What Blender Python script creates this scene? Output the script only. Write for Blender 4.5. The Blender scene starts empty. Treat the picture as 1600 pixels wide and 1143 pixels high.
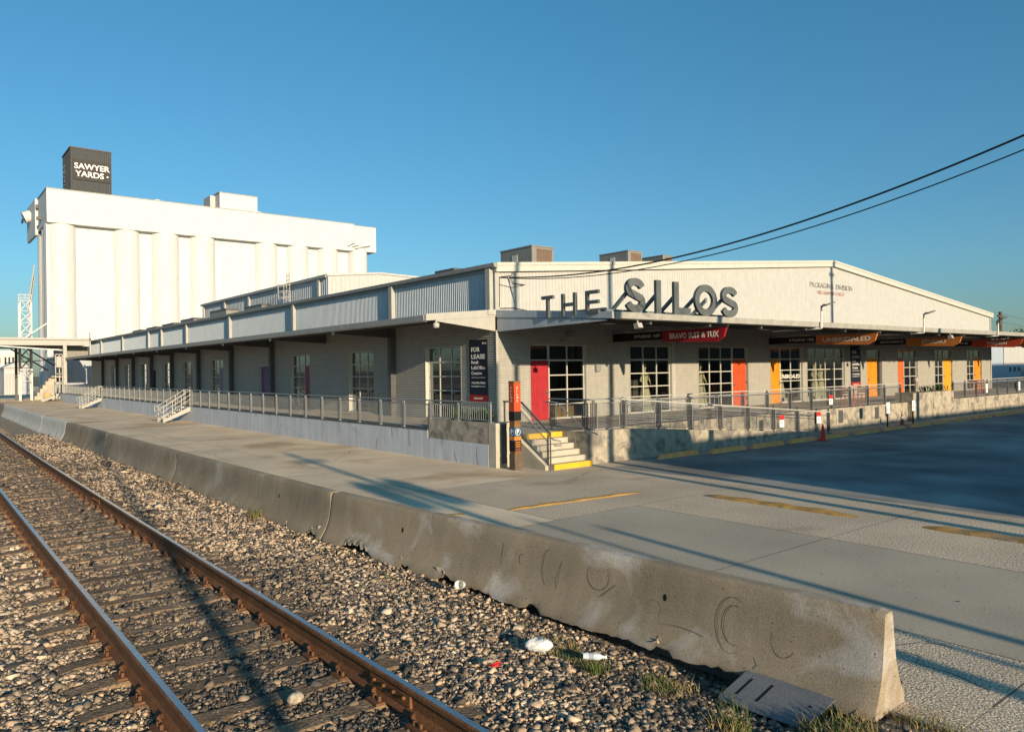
import bpy, math, random
import numpy as np
from mathutils import Vector, Matrix
random.seed(7); rng = np.random.default_rng(7)
SC = bpy.context.scene
COL = SC.collection
R = math.radians
PI = math.pi
# ------------------------------------------------------------------ camera
H = 2.8
cd = bpy.data.cameras.new('camera'); cam = bpy.data.objects.new('camera', cd); COL.objects.link(cam)
FPX = 1188.4
def _n(a):
    a = np.array(a, float); return a/np.linalg.norm(a)
Xc = _n((2277-800, 571.5-555.0, -FPX)); Yc = _n((-156-800, 571.5-589.4, -FPX)); Zc = _n(np.cross(Xc, Yc)); Yc = np.cross(Zc, Xc)
CM = np.array([Xc, Yc, Zc])
m4 = Matrix([[*CM[0], 0], [*CM[1], 0], [*CM[2], H], [0, 0, 0, 1]])
cam.matrix_world = m4
cd.sensor_width = 36; cd.lens = 36*FPX/1600; cd.clip_start = .1; cd.clip_end = 6000
SC.camera = cam
def in_view(P, margin=60):
    c = (P-np.array([0, 0, H])) @ CM
    d = np.maximum(-c[:, 2], 1e-3)
    u = 800+FPX*c[:, 0]/d; v = 571.5-FPX*c[:, 1]/d
    return (c[:, 2] < -.5) & (u > -margin) & (u < 1600+margin) & (v > -margin) & (v < 1143+margin)
# ------------------------------------------------------------------ sky, sun, exposure
SUN = Vector((-.13*.975, -.9915*.975, .2236)).normalized()
elev = math.asin(SUN.z)
w = bpy.data.worlds.new('World'); SC.world = w; w.use_nodes = True
nt = w.node_tree; bg = nt.nodes['Background']
sky = nt.nodes.new('ShaderNodeTexSky'); sky.sky_type = 'NISHITA'; sky.sun_disc = False
sky.sun_elevation = elev; sky.sun_rotation = math.atan2(SUN.x, SUN.y)
sky.air_density = 1.0; sky.dust_density = .6; sky.ozone_density = 2.5; sky.altitude = 0
tc = nt.nodes.new('ShaderNodeTexCoord'); sp = nt.nodes.new('ShaderNodeSeparateXYZ'); nt.links.new(tc.outputs['Generated'], sp.inputs[0])
cr = nt.nodes.new('ShaderNodeValToRGB'); nt.links.new(sp.outputs['Z'], cr.inputs[0])
cr.color_ramp.elements[0].position = 0; cr.color_ramp.elements[0].color = (.45, .55, .65, 1)
cr.color_ramp.elements[1].position = .5; cr.color_ramp.elements[1].color = (.41, .99, 1.05, 1)
e_ = cr.color_ramp.elements.new(.12); e_.color = (.475, .77, .88, 1)
mxs = nt.nodes.new('ShaderNodeMix'); mxs.data_type = 'RGBA'; mxs.blend_type = 'MULTIPLY'; mxs.inputs['Factor'].default_value = 1
nt.links.new(sky.outputs['Color'], mxs.inputs['A']); nt.links.new(cr.outputs['Color'], mxs.inputs['B'])
nt.links.new(mxs.outputs['Result'], bg.inputs['Color']); bg.inputs['Strength'].default_value = .108
sl = bpy.data.lights.new('sun', 'SUN'); sl.energy = 5.0; sl.angle = R(.55); sl.color = (1, .81, .56)
so = bpy.data.objects.new('sun', sl); COL.objects.link(so); so.location = (-10, -60, 40)
so.rotation_euler = SUN.to_track_quat('Z', 'Y').to_euler()
SC.view_settings.view_transform = 'Standard'; SC.view_settings.look = 'None'
SC.view_settings.exposure = .42; SC.view_settings.gamma = 1; SC.view_settings.use_curve_mapping = False
# ------------------------------------------------------------------ materials
MATS = {}
def mat(name, base, rough=.8, metal=0., var=.15, scale=3., fine=40., finevar=.1, bump=0., bscale=60., spec=.3,
        streak=0., stain=None, stain_scale=.6, stain_lo=.55, objrand=0., pits=0., pscale=18.):
    if name in MATS: return MATS[name]
    m = bpy.data.materials.new(name); m.use_nodes = True; t = m.node_tree; N = t.nodes; L = t.links
    b = N['Principled BSDF']
    geo = N.new('ShaderNodeNewGeometry')
    def noise(s, det=4, vec=None, dist=0):
        n = N.new('ShaderNodeTexNoise'); n.inputs['Scale'].default_value = s; n.inputs['Detail'].default_value = det
        n.inputs['Distortion'].default_value = dist
        L.new(vec or geo.outputs['Position'], n.inputs['Vector']); return n
    def mr(src, a, bb, lo=.3, hi=.7):
        r = N.new('ShaderNodeMapRange'); r.inputs['From Min'].default_value = lo; r.inputs['From Max'].default_value = hi
        r.inputs['To Min'].default_value = a; r.inputs['To Max'].default_value = bb; L.new(src, r.inputs['Value']); return r.outputs['Result']
    def mul(a, bb):
        x = N.new('ShaderNodeMath'); x.operation = 'MULTIPLY'; L.new(a, x.inputs[0])
        if isinstance(bb, float): x.inputs[1].default_value = bb
        else: L.new(bb, x.inputs[1])
        return x.outputs[0]
    f = mr(noise(scale).outputs['Fac'], 1-var, 1+var)
    f = mul(f, mr(noise(fine, 2).outputs['Fac'], 1-finevar, 1+finevar, .38, .62))
    if streak:
        mp = N.new('ShaderNodeMapping'); mp.inputs['Scale'].default_value = (6, 6, .35); L.new(geo.outputs['Position'], mp.inputs['Vector'])
        f = mul(f, mr(noise(1., 5, mp.outputs['Vector']).outputs['Fac'], 1-streak, 1+streak*.3))
    if objrand:
        oi = N.new('ShaderNodeObjectInfo'); f = mul(f, mr(oi.outputs['Random'], 1-objrand, 1+objrand, 0, 1))
    if pits:
        vo = N.new('ShaderNodeTexVoronoi'); vo.inputs['Scale'].default_value = pscale; vo.inputs['Randomness'].default_value = 1; L.new(geo.outputs['Position'], vo.inputs['Vector'])
        sz_ = N.new('ShaderNodeSeparateColor'); L.new(vo.outputs['Color'], sz_.inputs[0])
        cp = N.new('ShaderNodeMath'); cp.operation = 'MULTIPLY'; cp.inputs[1].default_value = .22; L.new(sz_.outputs[0], cp.inputs[0])
        p2 = N.new('ShaderNodeMath'); p2.operation = 'POWER'; p2.inputs[1].default_value = 2.; L.new(cp.outputs[0], p2.inputs[0])
        p3 = N.new('ShaderNodeMath'); p3.operation = 'MULTIPLY'; p3.inputs[1].default_value = 4.; L.new(p2.outputs[0], p3.inputs[0])
        lt = N.new('ShaderNodeMath'); lt.operation = 'LESS_THAN'; L.new(vo.outputs['Distance'], lt.inputs[0]); L.new(p3.outputs[0], lt.inputs[1])
        f = mul(f, mr(lt.outputs[0], 1., 1-pits, 0, 1))
    vm = N.new('ShaderNodeVectorMath'); vm.operation = 'SCALE'; L.new(f, vm.inputs['Scale'])
    if stain:
        mx = N.new('ShaderNodeMix'); mx.data_type = 'RGBA'; mx.inputs['A'].default_value = (*base, 1); mx.inputs['B'].default_value = (*stain, 1)
        L.new(mr(noise(stain_scale, 6, dist=.6).outputs['Fac'], 0, 1, stain_lo, stain_lo+.12), mx.inputs['Factor'])
        L.new(mx.outputs['Result'], vm.inputs[0])
    else:
        vm.inputs[0].default_value = base
    L.new(vm.outputs['Vector'], b.inputs['Base Color'])
    b.inputs['Roughness'].default_value = rough; b.inputs['Metallic'].default_value = metal
    b.inputs['Specular IOR Level'].default_value = spec
    if bump:
        bn = N.new('ShaderNodeBump'); bn.inputs['Strength'].default_value = bump; bn.inputs['Distance'].default_value = .02
        L.new(noise(bscale, 5).outputs['Fac'], bn.inputs['Height']); L.new(bn.outputs['Normal'], b.inputs['Normal'])
    MATS[name] = m; return m
def glass(name, tint=(.9, .95, .95), refl=1.5):
    if name in MATS: return MATS[name]
    m = bpy.data.materials.new(name); m.use_nodes = True; t = m.node_tree; N = t.nodes; L = t.links
    N.remove(N['Principled BSDF']); out = N['Material Output']
    tr = N.new('ShaderNodeBsdfTransparent'); tr.inputs[0].default_value = (*tint, 1)
    gl = N.new('ShaderNodeBsdfGlossy'); gl.inputs['Roughness'].default_value = .02; gl.inputs['Color'].default_value = (.95, .97, 1, 1)
    lw_ = N.new('ShaderNodeLayerWeight'); lw_.inputs['Blend'].default_value = .5
    pw = N.new('ShaderNodeMath'); pw.operation = 'POWER'; pw.inputs[1].default_value = 4.; L.new(lw_.outputs['Facing'], pw.inputs[0])
    fr = N.new('ShaderNodeMapRange'); fr.inputs['To Min'].default_value = refl; fr.inputs['To Max'].default_value = 1.; L.new(pw.outputs[0], fr.inputs['Value'])
    mx = N.new('ShaderNodeMixShader'); L.new(fr.outputs[0], mx.inputs[0]); L.new(tr.outputs[0], mx.inputs[1]); L.new(gl.outputs[0], mx.inputs[2])
    L.new(mx.outputs[0], out.inputs[0]); MATS[name] = m; return m
M_gable = mat('gable_paint', (.45, .445, .43), .55, var=.05, streak=.05, finevar=.03)
M_silo = mat('silo_paint', (.585, .585, .58), .6, var=.04, streak=.12, finevar=.03)
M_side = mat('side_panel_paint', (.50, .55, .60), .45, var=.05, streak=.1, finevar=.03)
M_siding = mat('grey_siding', (.37, .355, .32), .5, var=.06, streak=.07, finevar=.015)
M_trim = mat('pale_trim', (.40, .385, .35), .55, var=.06, finevar=.03)
M_gutter = mat('grey_gutter', (.30, .30, .29), .5, var=.1)
M_steel = mat('dark_steel', (.085, .085, .085), .55, var=.15)
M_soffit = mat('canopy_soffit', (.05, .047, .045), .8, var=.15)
M_roof = mat('metal_roof', (.42, .42, .42), .5, var=.1)
M_galv = mat('galvanized_steel', (.27, .28, .285), .5, .3, var=.12, fine=90)
M_bar = mat('rail_steel_paint', (.095, .10, .105), .5, .2, var=.12)
M_mull = mat('window_frame_paint', (.48, .47, .43), .5, var=.04)
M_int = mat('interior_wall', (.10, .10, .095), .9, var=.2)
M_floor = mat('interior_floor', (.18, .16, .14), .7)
M_dock = mat('dock_concrete', (.42, .37, .31), .9, var=.14, scale=1.2, bump=.2, stain=(.24, .19, .14), stain_scale=.8, stain_lo=.56)
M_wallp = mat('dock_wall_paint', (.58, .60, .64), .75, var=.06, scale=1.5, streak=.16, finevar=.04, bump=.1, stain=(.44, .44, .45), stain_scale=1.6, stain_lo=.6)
M_ramp = mat('ramp_concrete', (.40, .35, .275), .9, var=.22, scale=4.5, streak=.18, bump=.3, pits=.3, stain=(.215, .195, .165), stain_scale=2.2, stain_lo=.49)
M_step = mat('step_concrete', (.46, .41, .33), .9, var=.12, bump=.25)
M_lot = mat('lot_concrete', (.68, .54, .385), .92, pits=.25, pscale=9., var=.16, scale=.35, fine=70, finevar=.22, bump=.35, bscale=110, stain=(.47, .33, .2), stain_scale=.28, stain_lo=.55, objrand=.05)
M_lane = mat('lane_concrete', (.41, .355, .28), .9, pits=.3, pscale=7., var=.13, scale=.5, fine=30, finevar=.08, bump=.15, bscale=80, objrand=.03)
M_agg = mat('aggregate_concrete', (.54, .44, .33), .92, var=.14, scale=.5, fine=38, finevar=.42, bump=.8, bscale=45, stain=(.38, .30, .22), stain_scale=.4, stain_lo=.6, objrand=.04)
M_joint = mat('joint_base', (.16, .14, .12), .95)
M_asph = mat('parking_asphalt', (.215, .21, .20), .9, var=.3, scale=.5, fine=40, finevar=.3, bump=.5, bscale=70, stain=(.31, .30, .275), stain_scale=.22, stain_lo=.47)
M_walk = mat('walk_concrete', (.30, .275, .24), .9, var=.14, scale=1.5, bump=.2)
M_yel = mat('yellow_paint', (.66, .40, .03), .7, var=.1, bump=.1)
M_stop = mat('worn_yellow', (.88, .37, .12), .85, var=.15, scale=4, bump=.3, stain=(.62, .36, .2), stain_scale=3, stain_lo=.55)
M_worn = mat('rusty_yellow_strip', (.40, .235, .07), .9, var=.2, scale=3, bump=.5, stain=(.28, .2, .12), stain_scale=1.6, stain_lo=.5)
M_barr = mat('barrier_concrete', (.30, .24, .172), .92, pits=.5, streak=.15, var=.16, scale=1.4, fine=70, finevar=.13, bump=.12, bscale=60, stain=(.37, .32, .26), stain_scale=.9, stain_lo=.585)
M_barp = mat('barrier_patchy', (.31, .25, .18), .92, pits=.5, streak=.12, var=.18, scale=1.1, fine=70, finevar=.14, bump=.12, bscale=60, stain=(.47, .43, .39), stain_scale=1.3, stain_lo=.525)
M_barw = mat('barrier_white', (.60, .58, .53), .9, var=.10, scale=1.5, bump=.2, stain=(.4, .37, .32), stain_scale=1.5, stain_lo=.6)
M_break = mat('broken_concrete', (.52, .43, .31), .95, var=.25, scale=9, bump=.8)
M_rust = mat('rail_rust', (.155, .068, .028), .75, var=.25, scale=5, fine=60, finevar=.25, bump=.3)
M_head = mat('rail_head', (.36, .37, .38), .28, .85, var=.1, fine=20, finevar=.05)
M_tie = mat('tie_wood', (.20, .135, .085), .9, var=.3, scale=5, fine=35, finevar=.35, bump=.8, bscale=25, objrand=.25)
M_plate = mat('tie_plate', (.13, .06, .03), .8, var=.3)
M_bed = mat('ballast_bed', (.27, .215, .16), .95, var=.3, scale=2, fine=28, finevar=.7, bump=1.0, bscale=22)
M_dirt = mat('dirt', (.17, .14, .105), .95, var=.3, scale=3, bump=.6)
M_earth = mat('earth', (.16, .14, .10), .95, var=.3, scale=.05)
M_navy = mat('navy_banner', (.010, .014, .028), .6, var=.05)
M_black = mat('black_panel', (.008, .008, .009), .6, var=.05)
M_white = mat('white_print', (.80, .79, .76), .6, var=.03)
M_brace = mat('brace_steel', (.16, .19, .21), .5)
M_grey = mat('sign_letter_grey', (.095, .105, .108), .55, var=.2, scale=2)
M_red = mat('red_door', (.36, .026, .034), .45, var=.1, streak=.12)
M_crim = mat('crimson', (.24, .012, .045), .45, var=.1, streak=.12)
M_orr = mat('orange_red', (.50, .072, .022), .5, var=.1, streak=.12)
M_or = mat('orange', (.56, .13, .035), .5, var=.1, streak=.12)
M_amb = mat('amber', (.66, .235, .014), .5, var=.1, streak=.12)
M_yd = mat('yellow_door', (.66, .31, .025), .5, var=.1, streak=.12)
M_pur = mat('purple', (.16, .075, .20), .5, var=.1, streak=.12)
M_blue = mat('blue_door', (.07, .12, .24), .5, var=.1, streak=.12)
M_mau = mat('mauve_door', (.17, .14, .20), .5, var=.05)
M_chrome = mat('chrome', (.6, .6, .6), .25, .9)
M_signr = mat('sign_red', (.33, .015, .03), .6, var=.05)
M_signo = mat('sign_orange', (.58, .20, .05), .6, var=.05)
M_signm = mat('sign_vermilion', (.48, .07, .03), .6, var=.05)
M_cone = mat('cone_red', (.75, .04, .03), .5)
M_conew = mat('cone_worn', (.28, .07, .05), .6)
M_furn = mat('patio_red', (.50, .06, .04), .5)
M_hv = mat('hvac_case', (.22, .21, .19), .5, var=.08)
M_grille = mat('hvac_grille', (.15, .10, .07), .7, var=.2, fine=120, finevar=.3)
M_tower = mat('tower_cladding', (.055, .058, .062), .6, var=.08, streak=.15)
M_sboard = mat('tower_board', (.035, .030, .028), .6)
M_pole = mat('pole_wood', (.10, .07, .05), .9, var=.25, scale=6)
M_post = mat('post_timber', (.20, .095, .035), .75, var=.3, scale=7, fine=60, finevar=.25)
M_wire = mat('wire_black', (.012, .012, .012), .6)
M_dgl = glass('shop_glass', (.78, .80, .76), .05)
M_sgl = glass('side_glass', (.42, .46, .46), .16)
M_mann = mat('mannequin_white', (.72, .66, .50), .6)
M_curt = mat('curtain', (.13, .12, .12), .9)
M_leaf = mat('leaf_green', (.055, .085, .025), .7, var=.35, scale=2.5, finevar=.2)
M_leafb = mat('plant_green', (.12, .20, .05), .7, var=.3, scale=6)
M_straw = mat('dry_grass', (.26, .20, .09), .85, var=.3, scale=5)
M_grass = mat('green_grass', (.10, .13, .035), .8, var=.3, scale=5)
M_bag = mat('plastic_bag', (.66, .66, .66), .45, var=.05, bump=.5, bscale=35)
M_alu = mat('metal_plate', (.20, .21, .225), .55, .4, var=.1)
M_bluish = mat('bluish_paint_and_shade', (.40, .43, .47), .6, var=.08, streak=.15)  # plain blue grey paint, also shade colour for canopy ends and shed core
M_ylw = mat('equipment_yellow', (.65, .38, .04), .6)
M_graf = mat('graffiti_mark', (.175, .148, .112), .9)
M_grafw = mat('graffiti_pale', (.42, .37, .33), .9)
def stone_mat():
    m = bpy.data.materials.new('ballast_stone'); m.use_nodes = True; t = m.node_tree; N = t.nodes; L = t.links; b = N['Principled BSDF']
    a = N.new('ShaderNodeAttribute'); a.attribute_name = 'tone'
    cr = N.new('ShaderNodeValToRGB'); L.new(a.outputs['Fac'], cr.inputs[0]); e = cr.color_ramp.elements
    e[0].position = 0; e[0].color = (.045, .042, .042, 1); e[1].position = 1; e[1].color = (.62, .50, .375, 1)
    for p, c in ((.25, (.10, .085, .075)), (.45, (.24, .18, .13)), (.65, (.40, .305, .215)), (.85, (.50, .36, .245))):
        x = e.new(p); x.color = (*c, 1)
    geo = N.new('ShaderNodeNewGeometry'); n = N.new('ShaderNodeTexNoise'); n.inputs['Scale'].default_value = 70; L.new(geo.outputs['Position'], n.inputs['Vector'])
    mr = N.new('ShaderNodeMapRange'); mr.inputs['To Min'].default_value = .65; mr.inputs['To Max'].default_value = 1.35; L.new(n.outputs['Fac'], mr.inputs['Value'])
    vm = N.new('ShaderNodeVectorMath'); vm.operation = 'SCALE'; L.new(cr.outputs[0], vm.inputs[0]); L.new(mr.outputs[0], vm.inputs['Scale'])
    L.new(vm.outputs['Vector'], b.inputs['Base Color']); b.inputs['Roughness'].default_value = .9; b.inputs['Specular IOR Level'].default_value = .2
    return m
M_stone = stone_mat()
# ------------------------------------------------------------------ helpers
WO = {}
def tag(o, label=None, cat=None, group=None, kind=None):
    if label: o['label'] = label
    if cat: o['category'] = cat
    if group: o['group'] = group
    if kind: o['kind'] = kind
    return o
def thing(name, loc, label, cat, group=None):
    o = bpy.data.objects.new(name, None); COL.objects.link(o); o.location = loc; o.empty_display_size = .3
    WO[o.name] = Vector(loc); return tag(o, label, cat, group)
def link(name, data, parent, origin):
    o = bpy.data.objects.new(name, data); COL.objects.link(o)
    if parent: o.parent = parent; o.location = Vector(origin)-WO[parent.name]
    else: o.location = origin
    WO[o.name] = Vector(origin); return o
class MB:
    def __init__(s): s.v = []; s.f = []; s.mi = []; s.sm = []
    def add(s, vs, fs, mi=0, smooth=False):
        b = len(s.v); s.v += [tuple(p) for p in vs]
        for f in fs: s.f.append([b+i for i in f]); s.mi.append(mi); s.sm.append(smooth)
        return s
    def box(s, x0, x1, y0, y1, z0, z1, mi=0):
        return s.add([(x0, y0, z0), (x1, y0, z0), (x1, y1, z0), (x0, y1, z0), (x0, y0, z1), (x1, y0, z1), (x1, y1, z1), (x0, y1, z1)],
                     [(0, 3, 2, 1), (4, 5, 6, 7), (0, 1, 5, 4), (1, 2, 6, 5), (2, 3, 7, 6), (3, 0, 4, 7)], mi)
    def hexa(s, p8, mi=0):
        return s.add(p8, [(0, 3, 2, 1), (4, 5, 6, 7), (0, 1, 5, 4), (1, 2, 6, 5), (2, 3, 7, 6), (3, 0, 4, 7)], mi)
    def prism(s, poly, d, mi=0):
        n = len(poly); P = [Vector(p) for p in poly]; Q = [p+Vector(d) for p in P]
        return s.add(P+Q, [tuple(range(n))[::-1], tuple(range(n, 2*n))]+[(i, (i+1) % n, n+(i+1) % n, n+i) for i in range(n)], mi)
    def tube(s, pts, r, n=6, caps=True, mi=0, smooth=True):
        pts = [Vector(p) for p in pts]; rs = r if isinstance(r, (list, tuple)) else [r]*len(pts); vs = []
        prev = None
        for i, p in enumerate(pts):
            t = (pts[min(i+1, len(pts)-1)]-pts[max(i-1, 0)]).normalized()
            a = t.cross(Vector((0, 0, 1)) if abs(t.z) < .95 else Vector((1, 0, 0))).normalized()
            if prev and a.dot(prev) < 0 and abs(t.z) < .95: pass
            b = t.cross(a); prev = a
            for k in range(n):
                q = 2*PI*(k+.5)/n; vs.append(p+(a*math.cos(q)+b*math.sin(q))*rs[i])
        fs = []
        for i in range(len(pts)-1):
            for k in range(n): fs.append((i*n+k, i*n+(k+1) % n, (i+1)*n+(k+1) % n, (i+1)*n+k))
        s.add(vs, fs, mi, smooth)
        if caps: s.add(vs[:n], [tuple(range(n))], mi); s.add(vs[-n:], [tuple(range(n))[::-1]], mi)
        return s
    def lathe(s, c, prof, n=16, mi=0, smooth=True, sx=1, sy=1):
        vs = []; fs = []
        for r, z in prof:
            for k in range(n):
                q = 2*PI*k/n; vs.append((c[0]+r*sx*math.cos(q), c[1]+r*sy*math.sin(q), c[2]+z))
        for i in range(len(prof)-1):
            for k in range(n): fs.append((i*n+k, i*n+(k+1) % n, (i+1)*n+(k+1) % n, (i+1)*n+k))
        s.add(vs, fs, mi, smooth)
        s.add(vs[:n], [tuple(range(n))[::-1]], mi); s.add(vs[-n:], [tuple(range(n))], mi); return s
    def mesh(s, name, mats, origin):
        me = bpy.data.meshes.new(name); o = Vector(origin)
        me.from_pydata([tuple(Vector(p)-o) for p in s.v], [], s.f)
        for m in (mats if isinstance(mats, (list, tuple)) else [mats]): me.materials.append(m)
        me.polygons.foreach_set('material_index', s.mi); me.polygons.foreach_set('use_smooth', s.sm); me.update(); return me
    def build(s, name, mats, parent=None, origin=None):
        if origin is None:
            if parent: origin = WO[parent.name]
            else:
                a = np.array(s.v); lo = a.min(0); hi = a.max(0); origin = ((lo[0]+hi[0])/2, (lo[1]+hi[1])/2, lo[2])
        return link(name, s.mesh(name, mats, origin), parent, origin)
def boxo(name, m, parent, *b): return MB().box(*b).build(name, m, parent)
def struct(o): o['kind'] = 'structure'; return o
def text(name, s, O, U, V, m, parent, h=None, wid=None, depth=.01, bold=0., spacing=1.):
    """flat lettering as mesh: lower-left corner O, reading direction U, up V; cap height h, width wid."""
    c = bpy.data.curves.new('t', 'FONT'); c.body = s; c.size = 1; c.offset = bold; c.space_character = spacing; c.resolution_u = 3
    c.extrude = .5
    ob = bpy.data.objects.new('t', c); COL.objects.link(ob)
    me = bpy.data.meshes.new_from_object(ob.evaluated_get(bpy.context.evaluated_depsgraph_get()))
    bpy.data.objects.remove(ob); bpy.data.curves.remove(c)
    P = np.array([v.co[:] for v in me.vertices]); lo = P.min(0); hi = P.max(0); fs = [list(p.vertices) for p in me.polygons]; bpy.data.meshes.remove(me)
    sy = h/(hi[1]-lo[1]) if h else None; sx = wid/(hi[0]-lo[0]) if wid else sy
    if sy is None: sy = sx
    U = Vector(U); V = Vector(V); Nn = U.cross(V)
    b = MB(); b.add([Vector(O)+U*((p[0]-lo[0])*sx)+V*((p[1]-lo[1])*sy)+Nn*(p[2]+.5)*depth for p in P], fs)
    return b.build(name, m, parent)
# ------------------------------------------------------------------ ground
TR = lambda y: 3.12+.0002*max(y, 0)**2          # right rail x
BJ = [(6.18, 2.87), (5.62, 11.69), (5.53, 20.36), (5.53, 28.8), (5.55, 37.04), (5.5, 43.48), (5.6, 53.66), (5.68, 63.1), (5.8, 72.)]
def XB(y):
    if y <= BJ[0][1]: return BJ[0][0]
    for a, b in zip(BJ, BJ[1:]):
        if y <= b[1]: return a[0]+(b[0]-a[0])*(y-a[1])/(b[1]-a[1])
    return BJ[-1][0]
def lerp(x, xs, ys): return float(np.interp(x, xs, ys))
def ZB(x, y):
    zb = lerp(y, [2.7, 3.0, 3.4, 4.5, 5.6, 7, 9, 12, 20, 60], [.05, .02, -.10, -.09, -.05, .0, .03, .06, .10, .05])
    d = XB(y)-x
    z = lerp(d, [-.3, .1, .55, 1.3, 2.0, 4.6, 6.0, 9, 60], [zb-.1, zb-.04, zb-.02, .5*zb+.02, .05, .045, .04, -.1, -.3])
    return z
g = MB().box(-2500, 2500, -2500, 2500, -1.4, -.45).build('ground', M_earth); struct(g)
def grid(name, m, xs_of_y, ys, zf, smooth=True):
    b = MB(); n = None; vs = []
    for y in ys:
        row = xs_of_y(y); n = len(row); vs += [(x, y, zf(x, y)) for x in row]
    fs = [(j*n+i, j*n+i+1, (j+1)*n+i+1, (j+1)*n+i) for j in range(len(ys)-1) for i in range(n-1)]
    b.add(vs, fs, 0, smooth); return b.build(name, m)
ys = list(np.arange(-6, 30, .25))+list(np.arange(30, 200, 2.))
def bed_x(y):
    e = XB(y)+.05; return [-60, -30, -15, -8]+[e-d for d in np.arange(9, 0, -.25)]+[e]
bj = lambda x, y: ZB(x, y)+.012*math.sin(x*9.1+y*3.3)*math.sin(y*7.7-x*2.1)-.012
struct(grid('ballast_bed', M_bed, bed_x, ys, bj))
# lot: base sheet with slabs laid on it
lb = MB(); yy = [-70, 2.87]+[j[1] for j in BJ[1:]]+[240]
pts = [(XB(y)-.02, y) for y in yy]
for a, b_ in zip(pts, pts[1:]):
    lb.add([(a[0], a[1], -.0012), (220, a[1], -.0012), (220, b_[1], -.0012), (b_[0], b_[1], -.0012), (a[0], a[1], -.5), (b_[0], b_[1], -.5)], [(0, 1, 2, 3), (4, 0, 3, 5)])
lot = struct(lb.build('concrete_lot', M_joint, origin=(10, 10, 0)))
def slab(x0, x1, y0, y1, m, name='concrete_slab', gap=.005, zt=0.):
    a0 = max(x0, XB(y0)) if x0 < 6.4 else x0; a1 = max(x0, XB(y1)) if x0 < 6.4 else x0
    g_ = gap; z0 = -.001
    b = MB().hexa([(a0+g_, y0+g_, z0), (x1-g_, y0+g_, z0), (x1-g_, y1-g_, z0), (a1+g_, y1-g_, z0), (a0+g_, y0+g_, zt), (x1-g_, y0+g_, zt), (x1-g_, y1-g_, zt), (a1+g_, y1-g_, zt)])
    return b.build(name, m, lot)
yy = [-16, -11.4, -6.8, -2.2, 2.4, 6.4, 10.45]
for a, b_ in zip(yy, yy[1:]):
    slab(8.15, 11.6, a, b_, M_lane, zt=0)
    slab(6.2, 8.15, a, b_, M_agg); slab(11.6, 15.6, a, b_, M_agg)
for a, b_ in zip([10.45, 15.0, 19.6, 24.2, 28.8, 33.4, 38., 42.6, 47.2, 51.8, 56.4, 61, 67, 73, 79, 85, 91, 100, 112, 125, 145, 170], [15.0, 19.6, 24.2, 28.8, 33.4, 38., 42.6, 47.2, 51.8, 56.4, 61, 67, 73, 79, 85, 91, 100, 112, 125, 145, 170, 230]):
    if a < 12:
        slab(5.4, 9.4, a, b_, M_lot); slab(9.4, 15.6, a, b_, M_agg)
    else:
        slab(5.4, 9.4, a, b_, M_lot); slab(9.4, 13.2, a, b_, M_lot)
        if a >= 91: slab(13.2, 40, a, b_, M_lot)
slab(13.2, 16.2, 15.0, 17.6, M_agg)
slab(15.6, 20.2, 10.45, 15.0, M_asph, 'asphalt_paving', .002); slab(15.6, 20.2, -16, 10.45, M_asph, 'asphalt_paving', .002)
slab(20.2, 200, -16, 15.0, M_asph, 'asphalt_paving', .002)
for k in range(12): slab(16.2+k*4, 20.2+k*4, 15.0, 16.9, M_walk, 'walk_slab')
slab(64.2, 200, 15.0, 120, M_walk, 'walk_slab')
def joint(x0, y0, x1, y1):
    n = max(2, int(math.hypot(x1-x0, y1-y0)/.5)); ribbon('joint_filler', [(x0+(x1-x0)*t/n+random.uniform(-.006, .006), y0+(y1-y0)*t/n+random.uniform(-.006, .006)) for t in range(n+1)], .009, .0012, M_crackj, lot)
# long crack lines in the paving, sealed dark
def ribbon(name, pts, wd, z, m, parent):
    b = MB(); vs = []
    for i, p in enumerate(pts):
        a = Vector(pts[max(i-1, 0)]); c = Vector(pts[min(i+1, len(pts)-1)]); t = (c-a).normalized(); n = Vector((-t.y, t.x)); w_ = wd*(.5+random.random()*.7)
        vs += [(p[0]+n.x*w_, p[1]+n.y*w_, z), (p[0]-n.x*w_, p[1]-n.y*w_, z)]
    b.add(vs, [(2*i, 2*i+1, 2*i+3, 2*i+2) for i in range(len(pts)-1)]); return b.build(name, m, parent)
M_crack = mat('crack_fill', (.06, .052, .045), .95)
M_crackj = mat('joint_sealant', (.13, .11, .09), .95)
for y in (2.4, 6.4): joint(6.9, y, 15.6, y)
joint(8.15, 2.4, 8.15, 10.45); joint(11.6, 2.4, 11.6, 10.45); joint(6.2, 10.45, 15.6, 10.45)
for y in (15.0, 19.6, 24.2, 28.8, 33.4, 38., 42.6): joint(6.1, y, 13.08, y)
joint(9.4, 10.45, 9.4, 60)
def crack(p, q, n=14, j=.12, wd=.006):
    P = [(p[0]+(q[0]-p[0])*t/n+random.uniform(-j, j), p[1]+(q[1]-p[1])*t/n+random.uniform(-j, j)) for t in range(n+1)]
    ribbon('crack', P, wd, .0045, M_crack, lot)
for p, q in (((15.1, 15.2), (14.9, 13.4)), ((12.6, 13.6), (14.4, 14.6)), ((7.3, 2.6), (7.9, 5.2)), ((6.9, 4.4), (8.1, 3.2)), ((7.4, 17), (12.6, 18.2)), ((8.2, 24), (8.8, 37)), ((10.5, 22), (12.9, 25)), ((9.6, 27), (12.7, 31)), ((6.2, 25), (9.2, 27.5)), ((14.6, 9.2), (15.4, 11.9))):
    crack(p, q)
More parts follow.
